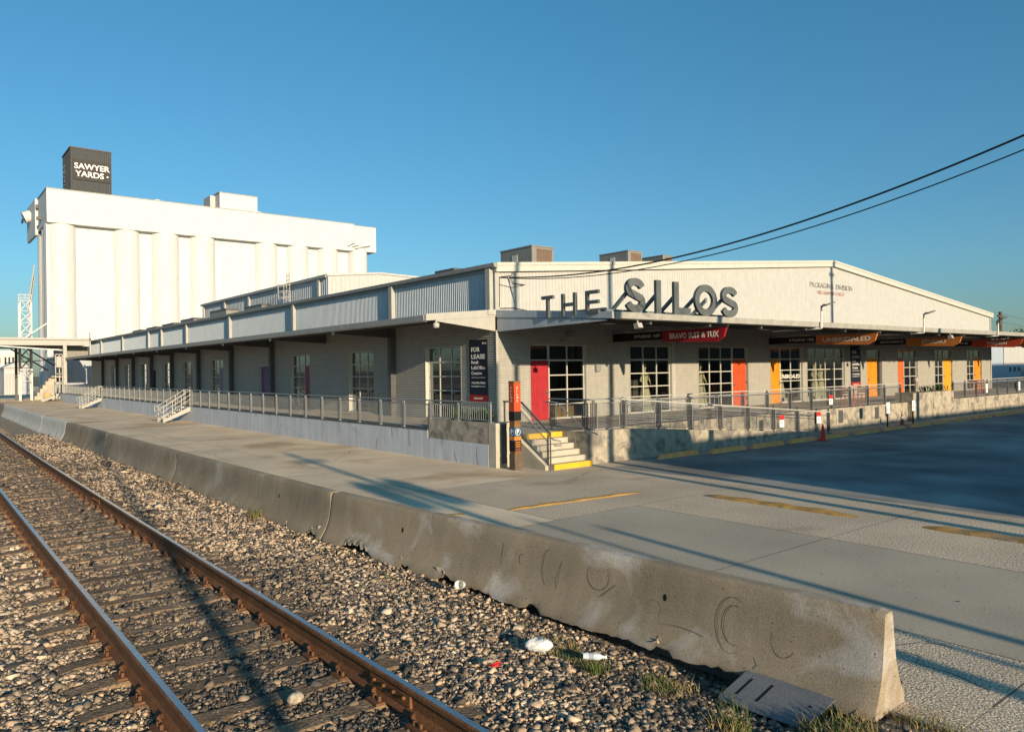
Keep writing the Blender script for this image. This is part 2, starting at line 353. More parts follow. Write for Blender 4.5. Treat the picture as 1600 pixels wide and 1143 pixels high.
# sunk worn yellow kerb strips in the lot
def strip(x0, y0, x1, y1, wd, hgt, label):
    d = Vector((x1-x0, y1-y0, 0)); L_ = d.length; u = d/L_; n = Vector((-u.y, u.x, 0)); b = MB(); k = 24; vs = []
    for i in range(k+1):
        t = i/k; e = min(1, min(t, 1-t)*9); c = Vector((x0, y0, 0))+d*t
        w0 = wd*(.55+.45*e)*random.uniform(.84, 1.06); w1 = wd*(.55+.45*e)*random.uniform(.84, 1.06); h_ = hgt*e*random.uniform(.92, 1)*(.8+.2*math.sin(i*1.1))+.004
        vs += [c-n*w0, c-n*w0*.62+Vector((0, 0, h_)), c+n*w1*.62+Vector((0, 0, h_)), c+n*w1]
    b.add(vs, [(4*i+j, 4*i+4+j, 4*i+5+j, 4*i+1+j) for i in range(k) for j in range(3)])
    o = b.build('worn_kerb_strip', M_worn); tag(o, label, 'kerb strip', 'worn yellow strips in the lot')
strip(9.35, 11.85, 12.95, 11.5, .1, .03, 'thin faded yellow strip pointing towards the steps, farthest of the worn strips in the lot')
strip(13.6, 10.3, 13.62, 6.9, .17, .045, 'broad rusty yellow strip sunk in the lot, middle one of the worn strips')
strip(13.62, 5.75, 13.64, 2.6, .19, .05, 'broad rusty yellow strip at the right edge of the photo in the lot')
strip(8.15, 12.25, 8.5, 12.1, .1, .012, 'short remnant of a yellow strip just behind the concrete barrier')
# ------------------------------------------------------------------ off-frame things that cast the photographed shadows
wh = thing('brick_warehouse', (46, -24, 0), 'large plain warehouse across the parking lot, outside the frame', 'building')
M_wbrick = mat('warehouse_brick', (.25, .17, .13), .9, var=.15, bump=.2)
MB().box(14.05, 88, -40, -8.5, -.01, 5.95).build('wall', M_wbrick, wh)
MB().box(14.0, 16.75, -12, -8.45, 5.952, 6.62).build('parapet', M_wbrick, wh)
MB().box(62, 95, -38, -8.6, 5.951, 10.6).build('added_shade_wing', M_wbrick, wh)  # unseen raised block, added at this height to shade the trailer
MB().box(13.9, 88.2, -40.2, -8.4, 5.7, 5.948).build('cornice', M_trim, wh)
for k in range(10): MB().box(18+k*7, 21+k*7, -8.5, -8.45, .9, 3.2).build('window', M_black, wh)
lw = thing('low_warehouse', (-34, 70, 0), 'long tan shed across the tracks, outside the frame', 'building')
MB().box(-48, -26, 20, 70, -.45, 6).build('wall', mat('tan_stucco', (.5, .42, .32), .9), lw)
MB().box(-49, -25, 19, 71, 6, 6.4).build('roof', M_roof, lw)
for k in range(7): MB().box(-26, -25.95, 23+k*6.6, 26+k*6.6, .6, 3.4).build('dock_door', M_bluish, lw)
def pole(x, y, h, label, r=.15, arm=None, cans=False, lean=0., group='utility poles behind the camera'):
    t = thing('utility_pole', (x, y, 0), label, 'utility pole', group)
    MB().tube([(x, y, -.05), (x+lean, y, h)], [r, r*.65], 10).build('pole_shaft', M_pole, t)
    if arm: MB().box(x-arm, x+arm, y-.06, y+.06, h-.75, h-.6).build('crossarm', M_pole, t)
    if cans:
        for dx in (-.42, .42): MB().lathe((x+dx, y, h-2.9), [(.02, 0), (.25, .03), (.27, .9), (.15, 1.0), (.05, 1.1)], 12).build('transformer', M_galv, t)
        MB().box(x-.42, x+.42, y-.05, y+.05, h-2.2, h-2.08).build('bracket', M_steel, t)
    return t
pole(5.7, -10, 8.2, 'wooden utility pole with two transformers behind the camera', .14, .5, True)
pole(6.25, -10.6, 5.0, 'short steel mast left of the pole behind the camera', .07)
pole(7.02, -10, 4.5, 'short steel mast right of the pole behind the camera', .11)
pole(13.0, -3.2, 8.6, 'bare wooden pole beside the parking lot behind the camera', .15)
pole(14.2, -1.0, 13.0, 'tall wooden pole at the corner of the parking lot', .15, .6)
pole(19.4, 1.8, 12.2, 'wooden pole in the parking lot that carries the cables', .17, .3)
pole(36.7, 3.6, 12.3, 'far wooden pole along the parking lot', .19, .25)
pole(.35, -9, 10.2, 'wooden pole beside the railway track behind the camera', .10, .2)
# ------------------------------------------------------------------ the warehouse
XW, YF, XE, YB = 16.2, 21.0, 61.0, 93.0
ZF = .91
PK = 39.07
def roofz(x): return 6.45+(8.3-6.45)*(x-XW)/(PK-XW) if x < PK else 8.3-(8.3-6.25)*(x-PK)/(XE-PK)
W = thing('warehouse', (38, 50, 0), 'long low warehouse with white gable front, grey ribbed walls and wide canopies', 'building')
def FP(a, d, z): return (a, YF-d, z)
def SP(a, d, z): return (XW-d, a, z)
def fbox(b, F, a0, a1, d0, d1, z0, z1, mi=0):
    p = F(a0, d0, z0); q = F(a1, d1, z1)
    return b.box(min(p[0], q[0]), max(p[0], q[0]), min(p[1], q[1]), max(p[1], q[1]), z0, z1, mi)
def hribs(b, F, a0, a1, z0, z1, pitch=.085, dep=.022):
    """horizontally ribbed sheet"""
    zs = []; z = z0; k = 0
    while z < z1-1e-4:
        for t, d in ((0, 0), (.3, 0), (.45, 1), (.85, 1)):
            zz = z+t*pitch
            if zz < z1: zs.append((zz, d*dep))
        z += pitch
    zs.append((z1, 0)); vs = []
    for zz, d in zs: vs += [F(a0, d, zz), F(a1, d, zz)]
    b.add(vs, [(2*i, 2*i+1, 2*i+3, 2*i+2) for i in range(len(zs)-1)])
def vribs(b, F, a0, a1, z0f, z1f, pitch=.15, dep=.03, brk=()):
    aa = []; a = a0
    while a < a1-1e-4:
        for t, d in ((0, 0), (.55, 0), (.68, 1), (.87, 1)):
            q = a+t*pitch
            if q < a1: aa.append((q, d*dep))
        a += pitch
    for x in brk: aa.append((x, 0))
    aa.append((a1, 0)); aa.sort(); vs = []
    for q, d in aa: vs += [F(q, d, z0f(q)), F(q, d, z1f(q))]
    b.add(vs, [(2*i, 2*i+2, 2*i+3, 2*i+1) for i in range(len(aa)-1)])
# gable and upper side cladding
b = MB(); vribs(b, FP, XW, XE, lambda x: 4.7, lambda x: roofz(x)-.12, .16, .022, (PK,)); b.build('gable_cladding', M_gable, W)
b = MB(); vribs(b, SP, YF+.02, YB, lambda y: 4.66, lambda y: 6.33, .125, .032); b.build('side_cladding', M_side, W)
# roof slabs + rake trim + gutter
ro = MB(); e = .35
for (xa, xb) in ((XW-.05, PK), (PK, XE+.05)):
    ro.hexa([(xa, YF-.1, roofz(xa)-.12), (xb, YF-.1, roofz(xb)-.12), (xb, YB, roofz(xb)-.12), (xa, YB, roofz(xa)-.12), (xa, YF-.1, roofz(xa)), (xb, YF-.1, roofz(xb)), (xb, YB, roofz(xb)), (xa, YB, roofz(xa))])
ro.build('roof', M_roof, W)
rk = MB()
for (xa, xb) in ((XW-.06, PK), (PK, XE+.2)):
    for d, h0, h1 in ((.16, -.27, .03), (.19, -.06, .05)):
        rk.hexa([(xa, YF-d, roofz(xa)+h0), (xb, YF-d, roofz(xb)+h0), (xb, YF-.03, roofz(xb)+h0), (xa, YF-.03, roofz(xa)+h0), (xa, YF-d, roofz(xa)+h1), (xb, YF-d, roofz(xb)+h1), (xb, YF-.03, roofz(xb)+h1), (xa, YF-.03, roofz(xa)+h1)])
rk.build('rake_trim', mat('rake_paint', (.52, .50, .45), .5, var=.04), W)
MB().prism([(XW-.04, YF-.2, 6.3), (XW-.2, YF-.2, 6.34), (XW-.22, YF-.2, 6.47), (XW-.04, YF-.2, 6.47)], (0, YB-YF+.2, 0)).build('eave_gutter', M_gutter, W)
MB().box(XW-.05, XW-.033, YF-.05, YB, 6.2, 6.3).build('eave_trim', M_gutter, W)
# corner trims
MB().box(XW-.045, XW+.13, YF-.05, YF-.025, 4.7, 6.35).build('corner_trim', M_trim, W)
MB().box(XW-.04, XW+.05, YF-.055, YF-.02, ZF, 4.15).build('corner_trim', M_trim, W)
MB().box(XE-.1, XE+.04, YF-.05, YF-.024, ZF, 6.15).build('corner_trim', M_trim, W)
MB().box(XE+.0, XE+.05, YF+.0, YB, ZF-.9, 6.2).build('end_wall', M_gable, W)
MB().box(XW, XE, YB-.2, YB, ZF-.9, 6.3).build('back_wall', M_side, W)
gb = MB().prism([(XW, YB-.21, 6.3), (XE, YB-.21, 6.1), (PK, YB-.21, 8.15)], (0, .2, 0)); gb.build('back_gable', M_side, W)
for y in (21.22, 28.0, 38.2, 48.1, 57.3, 64, 68, 77.4, 87):
    MB().box(XW-.19, XW-.033, y-.13, y+.13, 4.62, 6.3).build('outer_post', M_trim, W)
# openings --------------------------------------------------
ZT = 3.63
FO = [  # a0,a1, glass columns, door (a0,a1,mat, hinge side)
    (17.74, 20.52, [18.71, 19.62, 20.49], (17.79, 18.67, M_red, 1)),
    (23.03, 25.59, [23.06, 23.9, 24.74, 25.56], None),
    (27.46, 31.18, [27.5, 28.34, 29.18, 30.03], (30.08, 31.12, M_orr, -1)),
    (33.05, 35.94, [34.05, 34.98, 35.9], (33.09, 34.0, M_amb, 1)),
    (36.4, 40.2, [36.43, 37.38, 38.33, 39.27, 40.17], None),
    (42.65, 44.5, [42.68, 42.86], (42.9, 44.06, M_amb, -1)),
    (46.5, 49.17, [47.5, 48.3, 49.13], (46.54, 47.44, M_or, 1)),
    (51.66, 54.32, [51.7, 52.38, 53.06], (53.1, 54.28, M_yd, -1)),
    (56.73, 59.3, [56.77, 57.44, 58.1], (58.15, 59.26, M_amb, -1)),
]
SO = [
    (23.15, 25.57, [23.18, 23.98, 24.78, 25.54], None),
    (29.8, 32.18, [29.83, 30.62, 31.41, 32.15], None),
    (36.48, 38.93, [37.42, 38.16, 38.9], (36.52, 37.38, M_crim, -1)),
    (41.63, 43.49, [], (41.67, 43.45, M_pur, 0)),
    (49.74, 52.46, [50.9, 51.66, 52.42], (49.78, 50.86, M_mau, -1)),
    (56.33, 58.85, [57.25, 58.03, 58.81], (56.37, 57.2, M_crim, -1)),
    (61.7, 64.28, [62.7, 63.48, 64.24], (61.74, 62.65, M_blue, -1)),
    (66.3, 67.4, [], (66.34, 67.36, M_navy, 1)),
    (69.0, 71.5, [69.95, 70.7, 71.46], (69.04, 69.9, M_blue, -1)),
    (75.2, 77.6, [76.1, 76.85, 77.56], (75.24, 76.05, M_blue, -1)),
    (80.8, 83.2, [81.7, 82.45, 83.16], (80.84, 81.65, M_mau, -1)),
    (86.6, 87.9, [86.65, 87.85], None),
]
def lower_wall(F, a0, a1, ops, name):
    e = a0
    for o in ops+[(a1, a1)]:
        b = MB()
        if o[0] > e: hribs(b, F, e, o[0], ZF, 4.72)
        b.build('ribbed_siding', M_siding, W)
        if len(o) > 2:
            dz = 3.12 if (not o[2]) else ZT
            b = MB(); hribs(b, F, o[0], o[1], dz+.0, 4.72); b.build('ribbed_siding', M_siding, W)
            if o[3] is None and F is FP:
                pass
        e = o[1]
lower_wall(FP, XW+.05, XE-.1, FO, 'f'); lower_wall(SP, YF+.02, YB-.2, SO, 's')
def opening(F, o, face):
    a0, a1, cols, door = o; dz = 3.12 if not cols else ZT
    rec = .10 if face == 'F' else .16
    # reveal + frame
    b = MB()
    fbox(b, F, a0-.035, a0, .022, -rec-.06, ZF, dz+.035); fbox(b, F, a1, a1+.035, .022, -rec-.06, ZF, dz+.035)
    fbox(b, F, a0, a1, .022, -rec-.06, dz, dz+.035)
    if door is None or cols and door: fbox(b, F, (cols[0] if cols else a0), (cols[-1] if cols else a1), .0, -rec-.06, ZF, ZF+.06)
    win = b.build('window' if cols else 'door_frame', M_mull, W)
    if cols:
        zl = [ZF+.06, 1.46, 2.0, 2.54, 3.08, 3.6]
        tr = [a0+.02, a1-.02]
        mu = MB()
        allc = sorted(set(cols+([door[0], door[1]] if door and len(cols) > 2 else [])))
        for c in allc:
            isd = door and (abs(c-door[0]) < .06 or abs(c-door[1]) < .06)
            fbox(mu, F, c-.022, c+.022, -rec+.03, -rec-.03, ZF+.061, dz)
        for z in zl[1:-1]:
            fbox(mu, F, cols[0]+.023, cols[-1]-.023, -rec+.025, -rec-.025, z-.02, z+.02)
        fbox(mu, F, a0+.0, a1-.0, -rec+.028, -rec-.028, 3.088, 3.125)
        mu.build('mullions', M_mull, win)
        for i in range(len(cols)-1):
            for j in range(5):
                b = MB(); fbox(b, F, cols[i]+.024, cols[i+1]-.024, -rec+.004, -rec-.004, zl[j]+.022, zl[j+1]-.022 if j < 4 else dz-.01)
                p = b.build('pane', M_dgl if face == 'F' else M_sgl, win)
        if door:
            b = MB(); fbox(b, F, door[0]+.03, door[1]-.03, -rec+.004, -rec-.004, 3.13, dz-.01); b.build('pane', M_dgl if face == 'F' else M_sgl, win)
            if a1-a0 < 1.95:
                b = MB(); fbox(b, F, 44.1, 44.46, -rec+.004, -rec-.004, ZF+.1, dz-.01); b.build('pane', M_dgl, win)
    if door:
        d0, d1, m, hs = door
        b = MB(); fbox(b, F, d0, d1, -rec+.035, -rec-.02, ZF+.012, 3.085); dr = b.build('door', m, W)
        if hs == 0:
            b = MB(); fbox(b, F, (d0+d1)/2-.008, (d0+d1)/2+.008, -rec+.037, -rec+.03, ZF+.02, 3.08); b.build('door_gap', M_black, dr)
        hx = (d1-.09) if hs > 0 else (d0+.09)
        if hs == 0: hx = (d0+d1)/2+.1
        b = MB(); b.tube([F(hx, -rec+.03, ZF+1.0), F(hx, -rec+.11, ZF+1.0)], .022, 8); b.tube([F(hx-.05, -rec+.11, ZF+1.0), F(hx+.05, -rec+.11, ZF+1.0)], .016, 6)
        fbox(b, F, hx-.03, hx+.03, -rec+.045, -rec+.034, ZF+.9, ZF+1.12); b.build('handle', M_chrome, dr)
        if F is FP:
            hg = (d0+.015) if hs > 0 else (d1-.015)
            for z in (1.2, 1.95, 2.8):
                b = MB(); fbox(b, F, hg-.012, hg+.012, -rec+.06, -rec+.035, z, z+.12); b.build('hinge', M_steel, dr)
for o in FO: opening(FP, o, 'F')
for o in SO: opening(SP, o, 'S')
b = MB(); fbox(b, FP, 25.63, 25.85, .03, -.04, ZF, 4.0); b.build('downpipe', M_trim, W)
# interior
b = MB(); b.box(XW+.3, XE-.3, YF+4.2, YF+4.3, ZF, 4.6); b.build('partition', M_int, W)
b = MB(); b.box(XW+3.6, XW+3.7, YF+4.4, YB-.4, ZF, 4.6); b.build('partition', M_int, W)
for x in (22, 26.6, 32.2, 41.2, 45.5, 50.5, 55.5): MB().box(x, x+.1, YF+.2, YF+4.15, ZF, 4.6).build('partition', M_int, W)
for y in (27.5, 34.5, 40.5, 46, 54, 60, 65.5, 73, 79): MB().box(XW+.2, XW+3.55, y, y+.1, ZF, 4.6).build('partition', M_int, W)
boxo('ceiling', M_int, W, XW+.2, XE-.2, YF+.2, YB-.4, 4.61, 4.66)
# display behind some panes
cu = MB()
for x0, x1 in ((23.5, 24.3), (28.2, 28.6), (38.9, 39.6)):
    n = int((x1-x0)/.07); vs = []
    for i in range(n+1): x = x0+(x1-x0)*i/n; yv = YF+.75+.035*math.sin(i*2.2); vs += [(x, yv, 1.0), (x, yv, 2.25)]
    cu.add(vs, [(2*i, 2*i+2, 2*i+3, 2*i+1) for i in range(n)], 0, True)
cu.build('curtain', M_curt, W)
boxo('interior_counter', mat('counter_wood', (.36, .22, .08), .6), W, 18.8, 20.3, YF+.45, YF+.8, ZF, 1.42)
# wall columns + canopies
YC, XC = 15.43, 13.4
def sz(x): return 4.82-(XW-x)/(XW-XC)*.27       # side canopy top
def fz(y): return 4.82-(YF-y)/(YF-YC)*.42       # front canopy top
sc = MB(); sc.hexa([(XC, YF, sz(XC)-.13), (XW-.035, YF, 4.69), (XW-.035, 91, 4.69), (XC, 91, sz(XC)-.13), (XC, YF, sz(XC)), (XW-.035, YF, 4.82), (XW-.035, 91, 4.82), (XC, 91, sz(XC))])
sc.build('side_canopy', [M_soffit], W)
MB().prism([(XC-.12, YF+.05, 4.39), (XC, YF+.05, 4.36), (XC, YF+.05, 4.585), (XC-.14, YF+.05, 4.585)], (0, 70, 0)).build('canopy_gutter', M_gutter, W)
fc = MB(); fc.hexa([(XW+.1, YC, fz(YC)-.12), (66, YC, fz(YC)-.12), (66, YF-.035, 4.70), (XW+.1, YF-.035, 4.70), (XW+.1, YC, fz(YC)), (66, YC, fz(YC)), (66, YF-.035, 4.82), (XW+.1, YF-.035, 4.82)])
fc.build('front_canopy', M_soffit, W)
MB().prism([(16.3, YC, 4.2), (16.3, YC-.12, 4.23), (16.3, YC-.14, 4.42), (16.3, YC, 4.42)], (49.6, 0, 0)).build('canopy_gutter', mat('gutter_pale', (.36, .345, .31), .5, var=.12, streak=.1), W)
# end fascias and tapered end beams at the corner
MB().hexa([(XW-.03, YC-.02, fz(YC)-.17), (XW+.06, YC-.02, fz(YC)-.17), (XW+.06, YF-.05, 4.6), (XW-.03, YF-.05, 4.6), (XW-.03, YC-.02, fz(YC)+.03), (XW+.06, YC-.02, fz(YC)+.03), (XW+.06, YF-.05, 4.85), (XW-.03, YF-.05, 4.85)]).build('end_fascia', M_bluish, W)  # faces away from the sun; its shade is put into the bluish colour
MB().prism([(XW, YF-.06, 4.1), (XW, YF-.06, 4.598), (XW, YC+.3, fz(YC+.3)-.2), (XW, YC+.3, fz(YC+.3)-.24)], (.09, 0, 0)).build('end_beam', M_bluish, W)  # beam of the shaded end, shade put into the bluish colour too
MB().hexa([(XC-.1, YF-.06, 4.40), (XW-.05, YF-.06, 4.62), (XW-.05, YF+.03, 4.62), (XC-.1, YF+.03, 4.40), (XC-.1, YF-.06, 4.62), (XW-.05, YF-.06, 4.87), (XW-.05, YF+.03, 4.87), (XC-.1, YF+.03, 4.62)]).build('end_fascia', M_trim, W)
MB().prism([(XC+.25, YF-.04, 4.40), (XC+.25, YF-.04, 4.44), (XW-.06, YF-.04, 4.615), (XW-.06, YF-.04, 4.12)], (0, .06, 0)).build('end_beam', M_trim, W)
MB().box(XW-.4, XW-.06, YF-.1, YF-.03, 4.68, 4.84).build('gutter_outlet', M_trim, W)
YCOL = [28.0, 41.25, 47.9, 54.6, 61.2, 67.2, 73.5, 80.0, 86.5]
for y in [34.6]+YCOL:
    if y != 34.6: MB().box(XW-.26, XW-.02, y-.13, y+.13, ZF, 4.6).build('wall_column', M_steel, W)
    br = MB().prism([(XC+.05, y-.07, 4.28), (XC+.05, y-.07, 4.42), (XW-.03, y-.07, 4.67), (XW-.03, y-.07, 4.16)], (0, .14, 0)).build('canopy_bracket', M_steel, W)
    MB().box(XC+.0, XC+.045, y-.09, y+.09, 4.24, 4.42).build('end_plate', M_trim, br)
for x in (14.1, 14.9, 15.6): MB().box(x-.04, x+.04, YF+.2, 90.5, sz(x)-.24, sz(x)-.135).build('canopy_joist', M_steel, W)
for x in np.arange(18, 65, 2.97):
    MB().hexa([(x-.05, YC+.1, fz(YC)-.30), (x+.05, YC+.1, fz(YC)-.30), (x+.05, YF-.04, 4.5), (x-.05, YF-.04, 4.5), (x-.05, YC+.1, fz(YC)-.125), (x+.05, YC+.1, fz(YC)-.125), (x+.05, YF-.04, 4.695), (x-.05, YF-.04, 4.695)]).build('canopy_joist', M_steel, W)
for x in (19.2, 28.9, 38.4, 47): MB().box(x, x+.5, YF-2.5, YF-2.1, 4.33, 4.40).build('canopy_lamp', M_trim, W)
for y in (24.4, 33.4, 45): MB().box(XW-1.6, XW-1.2, y, y+.5, 4.5, 4.57).build('canopy_lamp', M_trim, W)
boxo('wall_lamp', M_galv, W, 19.5, 19.85, YF-.2, YF-.02, 4.0, 4.14)
MB().lathe((19.35, YF-.1, 3.75), [(.05, 0), (.06, .05), (.03, .1)], 10).build('wall_camera', M_trim, W)
boxo('junction_box', M_trim, W, XW-.1, XW-.02, 40.2, 40.4, 3.75, 3.95)
boxo('junction_box', M_galv, W, 21.0, 21.25, YF-.12, YF-.02, 2.65, 2.9)
# security camera hanging at the corner
sec = thing('security_camera', (13.6, YF-.05, 4.3), 'white dome camera under the sunlit end of the side canopy', 'camera')
MB().lathe((13.66, YF-.1, 4.15), [(.02, -.02), (.09, .02), (.11, .1), (.1, .17), (.04, .2)], 14).build('dome', M_trim, sec); MB().lathe((13.66, YF-.14, 4.1), [(.01, 0), (.055, .03), (.065, .07)], 12).build('lens', M_black, sec)
MB().tube([(13.66, YF-.1, 4.33), (13.66, YF-.1, 4.45)], .03, 8).build('stem', M_trim, sec)
for x, lab in ((17.3, 'pale floodlight at the left end of the front canopy gutter'), (39.8, 'white twin floodlight beside the third tall lamp arm under the canopy')):
    fl = thing('floodlight', (x, YC+.1, 4.2), lab, 'floodlight', 'floodlights under the front canopy')
    MB().hexa([(x-.1, YC-.12, 3.98), (x+.1, YC-.12, 3.98), (x+.1, YC+.06, 3.94), (x-.1, YC+.06, 3.94), (x-.1, YC-.06, 4.13), (x+.1, YC-.06, 4.13), (x+.1, YC+.1, 4.1), (x-.1, YC+.1, 4.1)]).build('lamp_head', M_trim, fl)
    MB().tube([(x, YC+.02, 4.1), (x, YC+.02, 4.22)], .025, 6).build('stem', M_trim, fl)
# ------------------------------------------------------------------ dock
D = thing('loading_dock', (14.6, 30, 0), 'raised concrete loading dock with pale painted front wall around the warehouse', 'loading dock')
XD, YD = 13.15, 16.75
MB().box(XD+.03, XW+4, 17.5, 91.5, -.008, ZF-.002).build('dock_floor', M_dock, D)
MB().box(XW+4.003, 62, YD+.03, 31, -.008, ZF-.002).build('dock_floor', M_dock, D)
MB().box(15.46, XW+3.997, YD+.03, 17.497, -.008, ZF-.004).build('dock_floor', M_dock, D)
yj = [17.4, 19.35, 20.6, 25.6, 30.2, 35.4, 41, 46.6, 52.2, 58, 64, 70, 76, 82, 91.4]
for a, b_ in zip(yj, yj[1:]):
    z1 = .64 if b_ < 20.7 else ZF-.03
    MB().box(XD-.06, XD+.03, a+.007, b_-.007, -.008, z1).build('wall_panel', M_wallp, D)
    if z1 > .8: MB().box(XD-.075, XD+.03, a+.002, b_-.002, ZF-.028, ZF+.004).build('edge_angle', M_steel, D)
def wall_crack(y, z0, z1, wob=.05):
    b = MB(); vs = []; n = 16; yy_ = y
    for i in range(n+1):
        z = z0+(z1-z0)*i/n; yy_ += random.uniform(-wob, wob)*.5; w_ = .006+.006*random.random(); vs += [(XD-.0625, yy_-w_, z), (XD-.0625, yy_+w_, z)]
    b.add(vs, [(2*i, 2*i+1, 2*i+3, 2*i+2) for i in range(n)]); b.build('crack', M_crack, D)
for y, z0, z1 in ((17.95, .02, .55), (19.0, .02, .3), (21.7, .3, .85), (24.0, .02, .4), (22.9, .5, .86), (28.3, .1, .8), (33, .3, .85), (38.4, .05, .7)): wall_crack(y, z0, z1)
# planter block
pb = MB().box(XD-.05, XD+.12, 17.35, 20.55, .643, 1.26); pb.box(XD+.121, XD+1.1, 17.35, 17.5, .643, 1.26); pb.build('planter_wall', M_ramp, D)
MB().box(XD+.121, XD+.9, 17.5, 20.5, ZF, 1.17).build('planter_soil', M_dirt, D)
MB().box(XD-.055, XD+.62, 17.05, 17.38, -.008, 1.262).build('corner_block', M_step, D)
MB().box(XD+.14, XD+.32, 17.03, 17.049, .1, 1.23).build('gap_shade_sheet', M_steel, D)  # flat dark sheet standing for the shade in a gap
# stairs
n = 6; y0 = 15.55; y1 = 16.8; tr = (y1-y0)/5
for k in range(n):
    z1 = ZF*(k+1)/n
    yb = y0+tr*k
    x0s, x1s = 13.95, 15.4-.0
    if k == n-1: MB().box(x0s, x1s, yb, 17.5, z1-.15, z1).build('step', M_step, D)
    else: MB().box(x0s, x1s, yb, 17.5-.001*k, z1-ZF/n+.001, z1).build('step', M_step, D)
    if k in (0, n-1):
        MB().box(x0s-.003, x1s+.003, yb-.004, yb+(.0 if k == 0 else .0)+.002, max(z1-ZF/n, .002)+.003, z1+.002).build('yellow_nosing', M_yel, D)
        MB().box(x0s-.003, x1s+.003, yb+.002, yb+.06, z1+.0005, z1+.003).build('yellow_nosing', M_yel, D)
MB().prism([(13.75, 15.7, 0), (13.75, 17.5, 0), (13.75, 17.5, ZF-.1), (13.75, 16.9, ZF-.1), (13.75, 15.7, .12)], (.195, 0, 0)).build('stair_curb', M_step, D)
# ramp beside the front dock
RZ = lambda x: lerp(x, [15.4, 17.2, 29.1], [.96, .92, .06])
rw = MB(); xs = [15.42, 17.2, 20, 23, 26, 29.1]; vs = []
for x in xs: vs += [(x, 15.75, -.008), (x, 15.75, RZ(x)+.02), (x, 15.9, RZ(x)+.02), (x, 15.9, -.008)]
rw.add(vs, [(4*i+j, 4*i+4+j, 4*i+5+j, 4*i+1+j) for i in range(5) for j in range(3)]+[(0, 1, 2, 3), (23, 22, 21, 20)]); rw.build('ramp_wall', M_ramp, D)
rf = MB(); vs = []
for x in xs: vs += [(x, 15.9, RZ(x)-.06), (x, YD, RZ(x)-.06)]
rf.add(vs, [(2*i, 2*i+2, 2*i+3, 2*i+1) for i in range(5)]); rf.build('ramp_floor', M_dock, D)
MB().box(15.405, 15.46, 15.8, 17.5, -.008, ZF+.02).build('landing_wall', M_ramp, D)
# front dock wall in panels
xj = [17.2, 20.5, 24.5, 28.9, 33, 37.9]
for a, b_ in zip(xj, xj[1:]): MB().box(a+.006, b_-.006, YD-.08, YD+.03, -.008, ZF).build('wall_panel', M_ramp, D)
for a, b_ in zip([42.6, 47, 52, 57], [47, 52, 57, 62]): MB().box(a+.006, b_-.006, YD-.3, YD+.03, -.008, ZF).build('wall_panel', M_ramp, D)
MB().box(37.906, 42.594, YD-.35, YD+.5, -.008, 1.36).build('planter_wall', M_ramp, D)
for x in (31.35, 34.6): MB().box(x, x+.35, YD-.1, YD-.081, .28, .82).build('bumper_plate', M_bar, D)
MB().box(62.003, 95, 15.9, 17, -.008, ZF+.1).build('dock_extension', M_ramp, D)
# ------------------------------------------------------------------ railings
def mesh_panel(L_, h, wire=.0045, p=.055, shear=0., frame=True):
    b = MB(); s2 = wire/2
    def bar(p0, p1, r):
        d = (Vector(p1)-Vector(p0)).normalized(); a = Vector((0, 1, 0)); c = d.cross(a).normalized(); q = []
        for P in (Vector(p0), Vector(p1)): q += [P+a*r+c*r, P-a*r+c*r, P-a*r-c*r, P+a*r-c*r]
        b.add(q, [(0, 1, 5, 4), (1, 2, 6, 5), (2, 3, 7, 6), (3, 0, 4, 7)])
    Z = lambda x: shear*x
    x = p
    while x < L_-.01: bar((x, 0, Z(x)), (x, 0, Z(x)+h), s2); x += p
    z = p
    while z < h-.01: bar((0, 0, z), (L_, 0, Z(L_)+z), s2); z += p
    if frame:
        for z in (0, h): bar((0, 0, z), (L_, 0, Z(L_)+z), .011)
        for x in (0, L_): bar((x, 0, Z(x)), (x, 0, Z(x)+h), .011)
    return b
def rail_post(h, style):
    b = MB()
    if style == 'front':
        for dx, w_ in ((-.1, .022), (-.035, .022), (.035, .022), (.1, .022)):
            b.box(dx-.011, dx+.011, -.013, .013, (0 if abs(dx) < .05 else .08), h+(.03 if abs(dx) < .05 else -.09))
        for z in (.1, h*.5, h-.12): b.box(-.1, .1, -.01, .01, z, z+.02)
    else:
        for dx in (-.035, .035): b.box(dx-.008, dx+.008, -.024, .024, 0, h-.04)
        b.box(-.09, .09, -.06, .06, 0, .015); b.box(-.034, .034, -.012, .012, h-.2, h-.16); b.box(-.034, .034, -.012, .012, .2, .24)
    return b
def inst(name, src, parent, loc, rz=0.):
    o = bpy.data.objects.new(name, src); COL.objects.link(o); o.parent = parent; o.location = Vector(loc)-WO[parent.name]; o.rotation_euler.z = rz
    WO[o.name] = Vector(loc); return o
PS = rail_post(.92, 'side').mesh('rail_post', M_galv, (0, 0, 0)); PFm = rail_post(.92, 'front').mesh('rail_post', M_bar, (0, 0, 0))
PM = mesh_panel(1.42, .72).mesh('mesh_panel', M_galv, (0, 0, 0)); PMF = mesh_panel(1.36, .74, .007, .075).mesh('mesh_panel', M_galv, (0, 0, 0))
def side_rail(ya, yb, label):
    n = max(1, round((yb-ya)/1.59)); st = (yb-ya)/n; x = XD+.02
    t = thing('dock_railing', (x, (ya+yb)/2, ZF), label, 'railing', 'railings along the loading dock')
    for k in range(n+1):
        inst('rail_post', PS, t, (x, ya+k*st, ZF), PI/2)
        if k < n: inst('mesh_panel', PM, t, (x, ya+k*st+(st-1.42)/2, ZF+.08), PI/2)
    MB().tube([(x, ya-.05, ZF+.92), (x, yb+.05, ZF+.92)], .024, 8).build('top_rail', M_galv, t)
    MB().tube([(x+.07, ya-.05, ZF+.78), (x+.07, yb+.05, ZF+.78)], .017, 8).build('hand_rail', M_galv, t)
    return t
side_rail(20.6, 46.0, 'long galvanized mesh railing on the dock between the corner planter and the first steel stair')
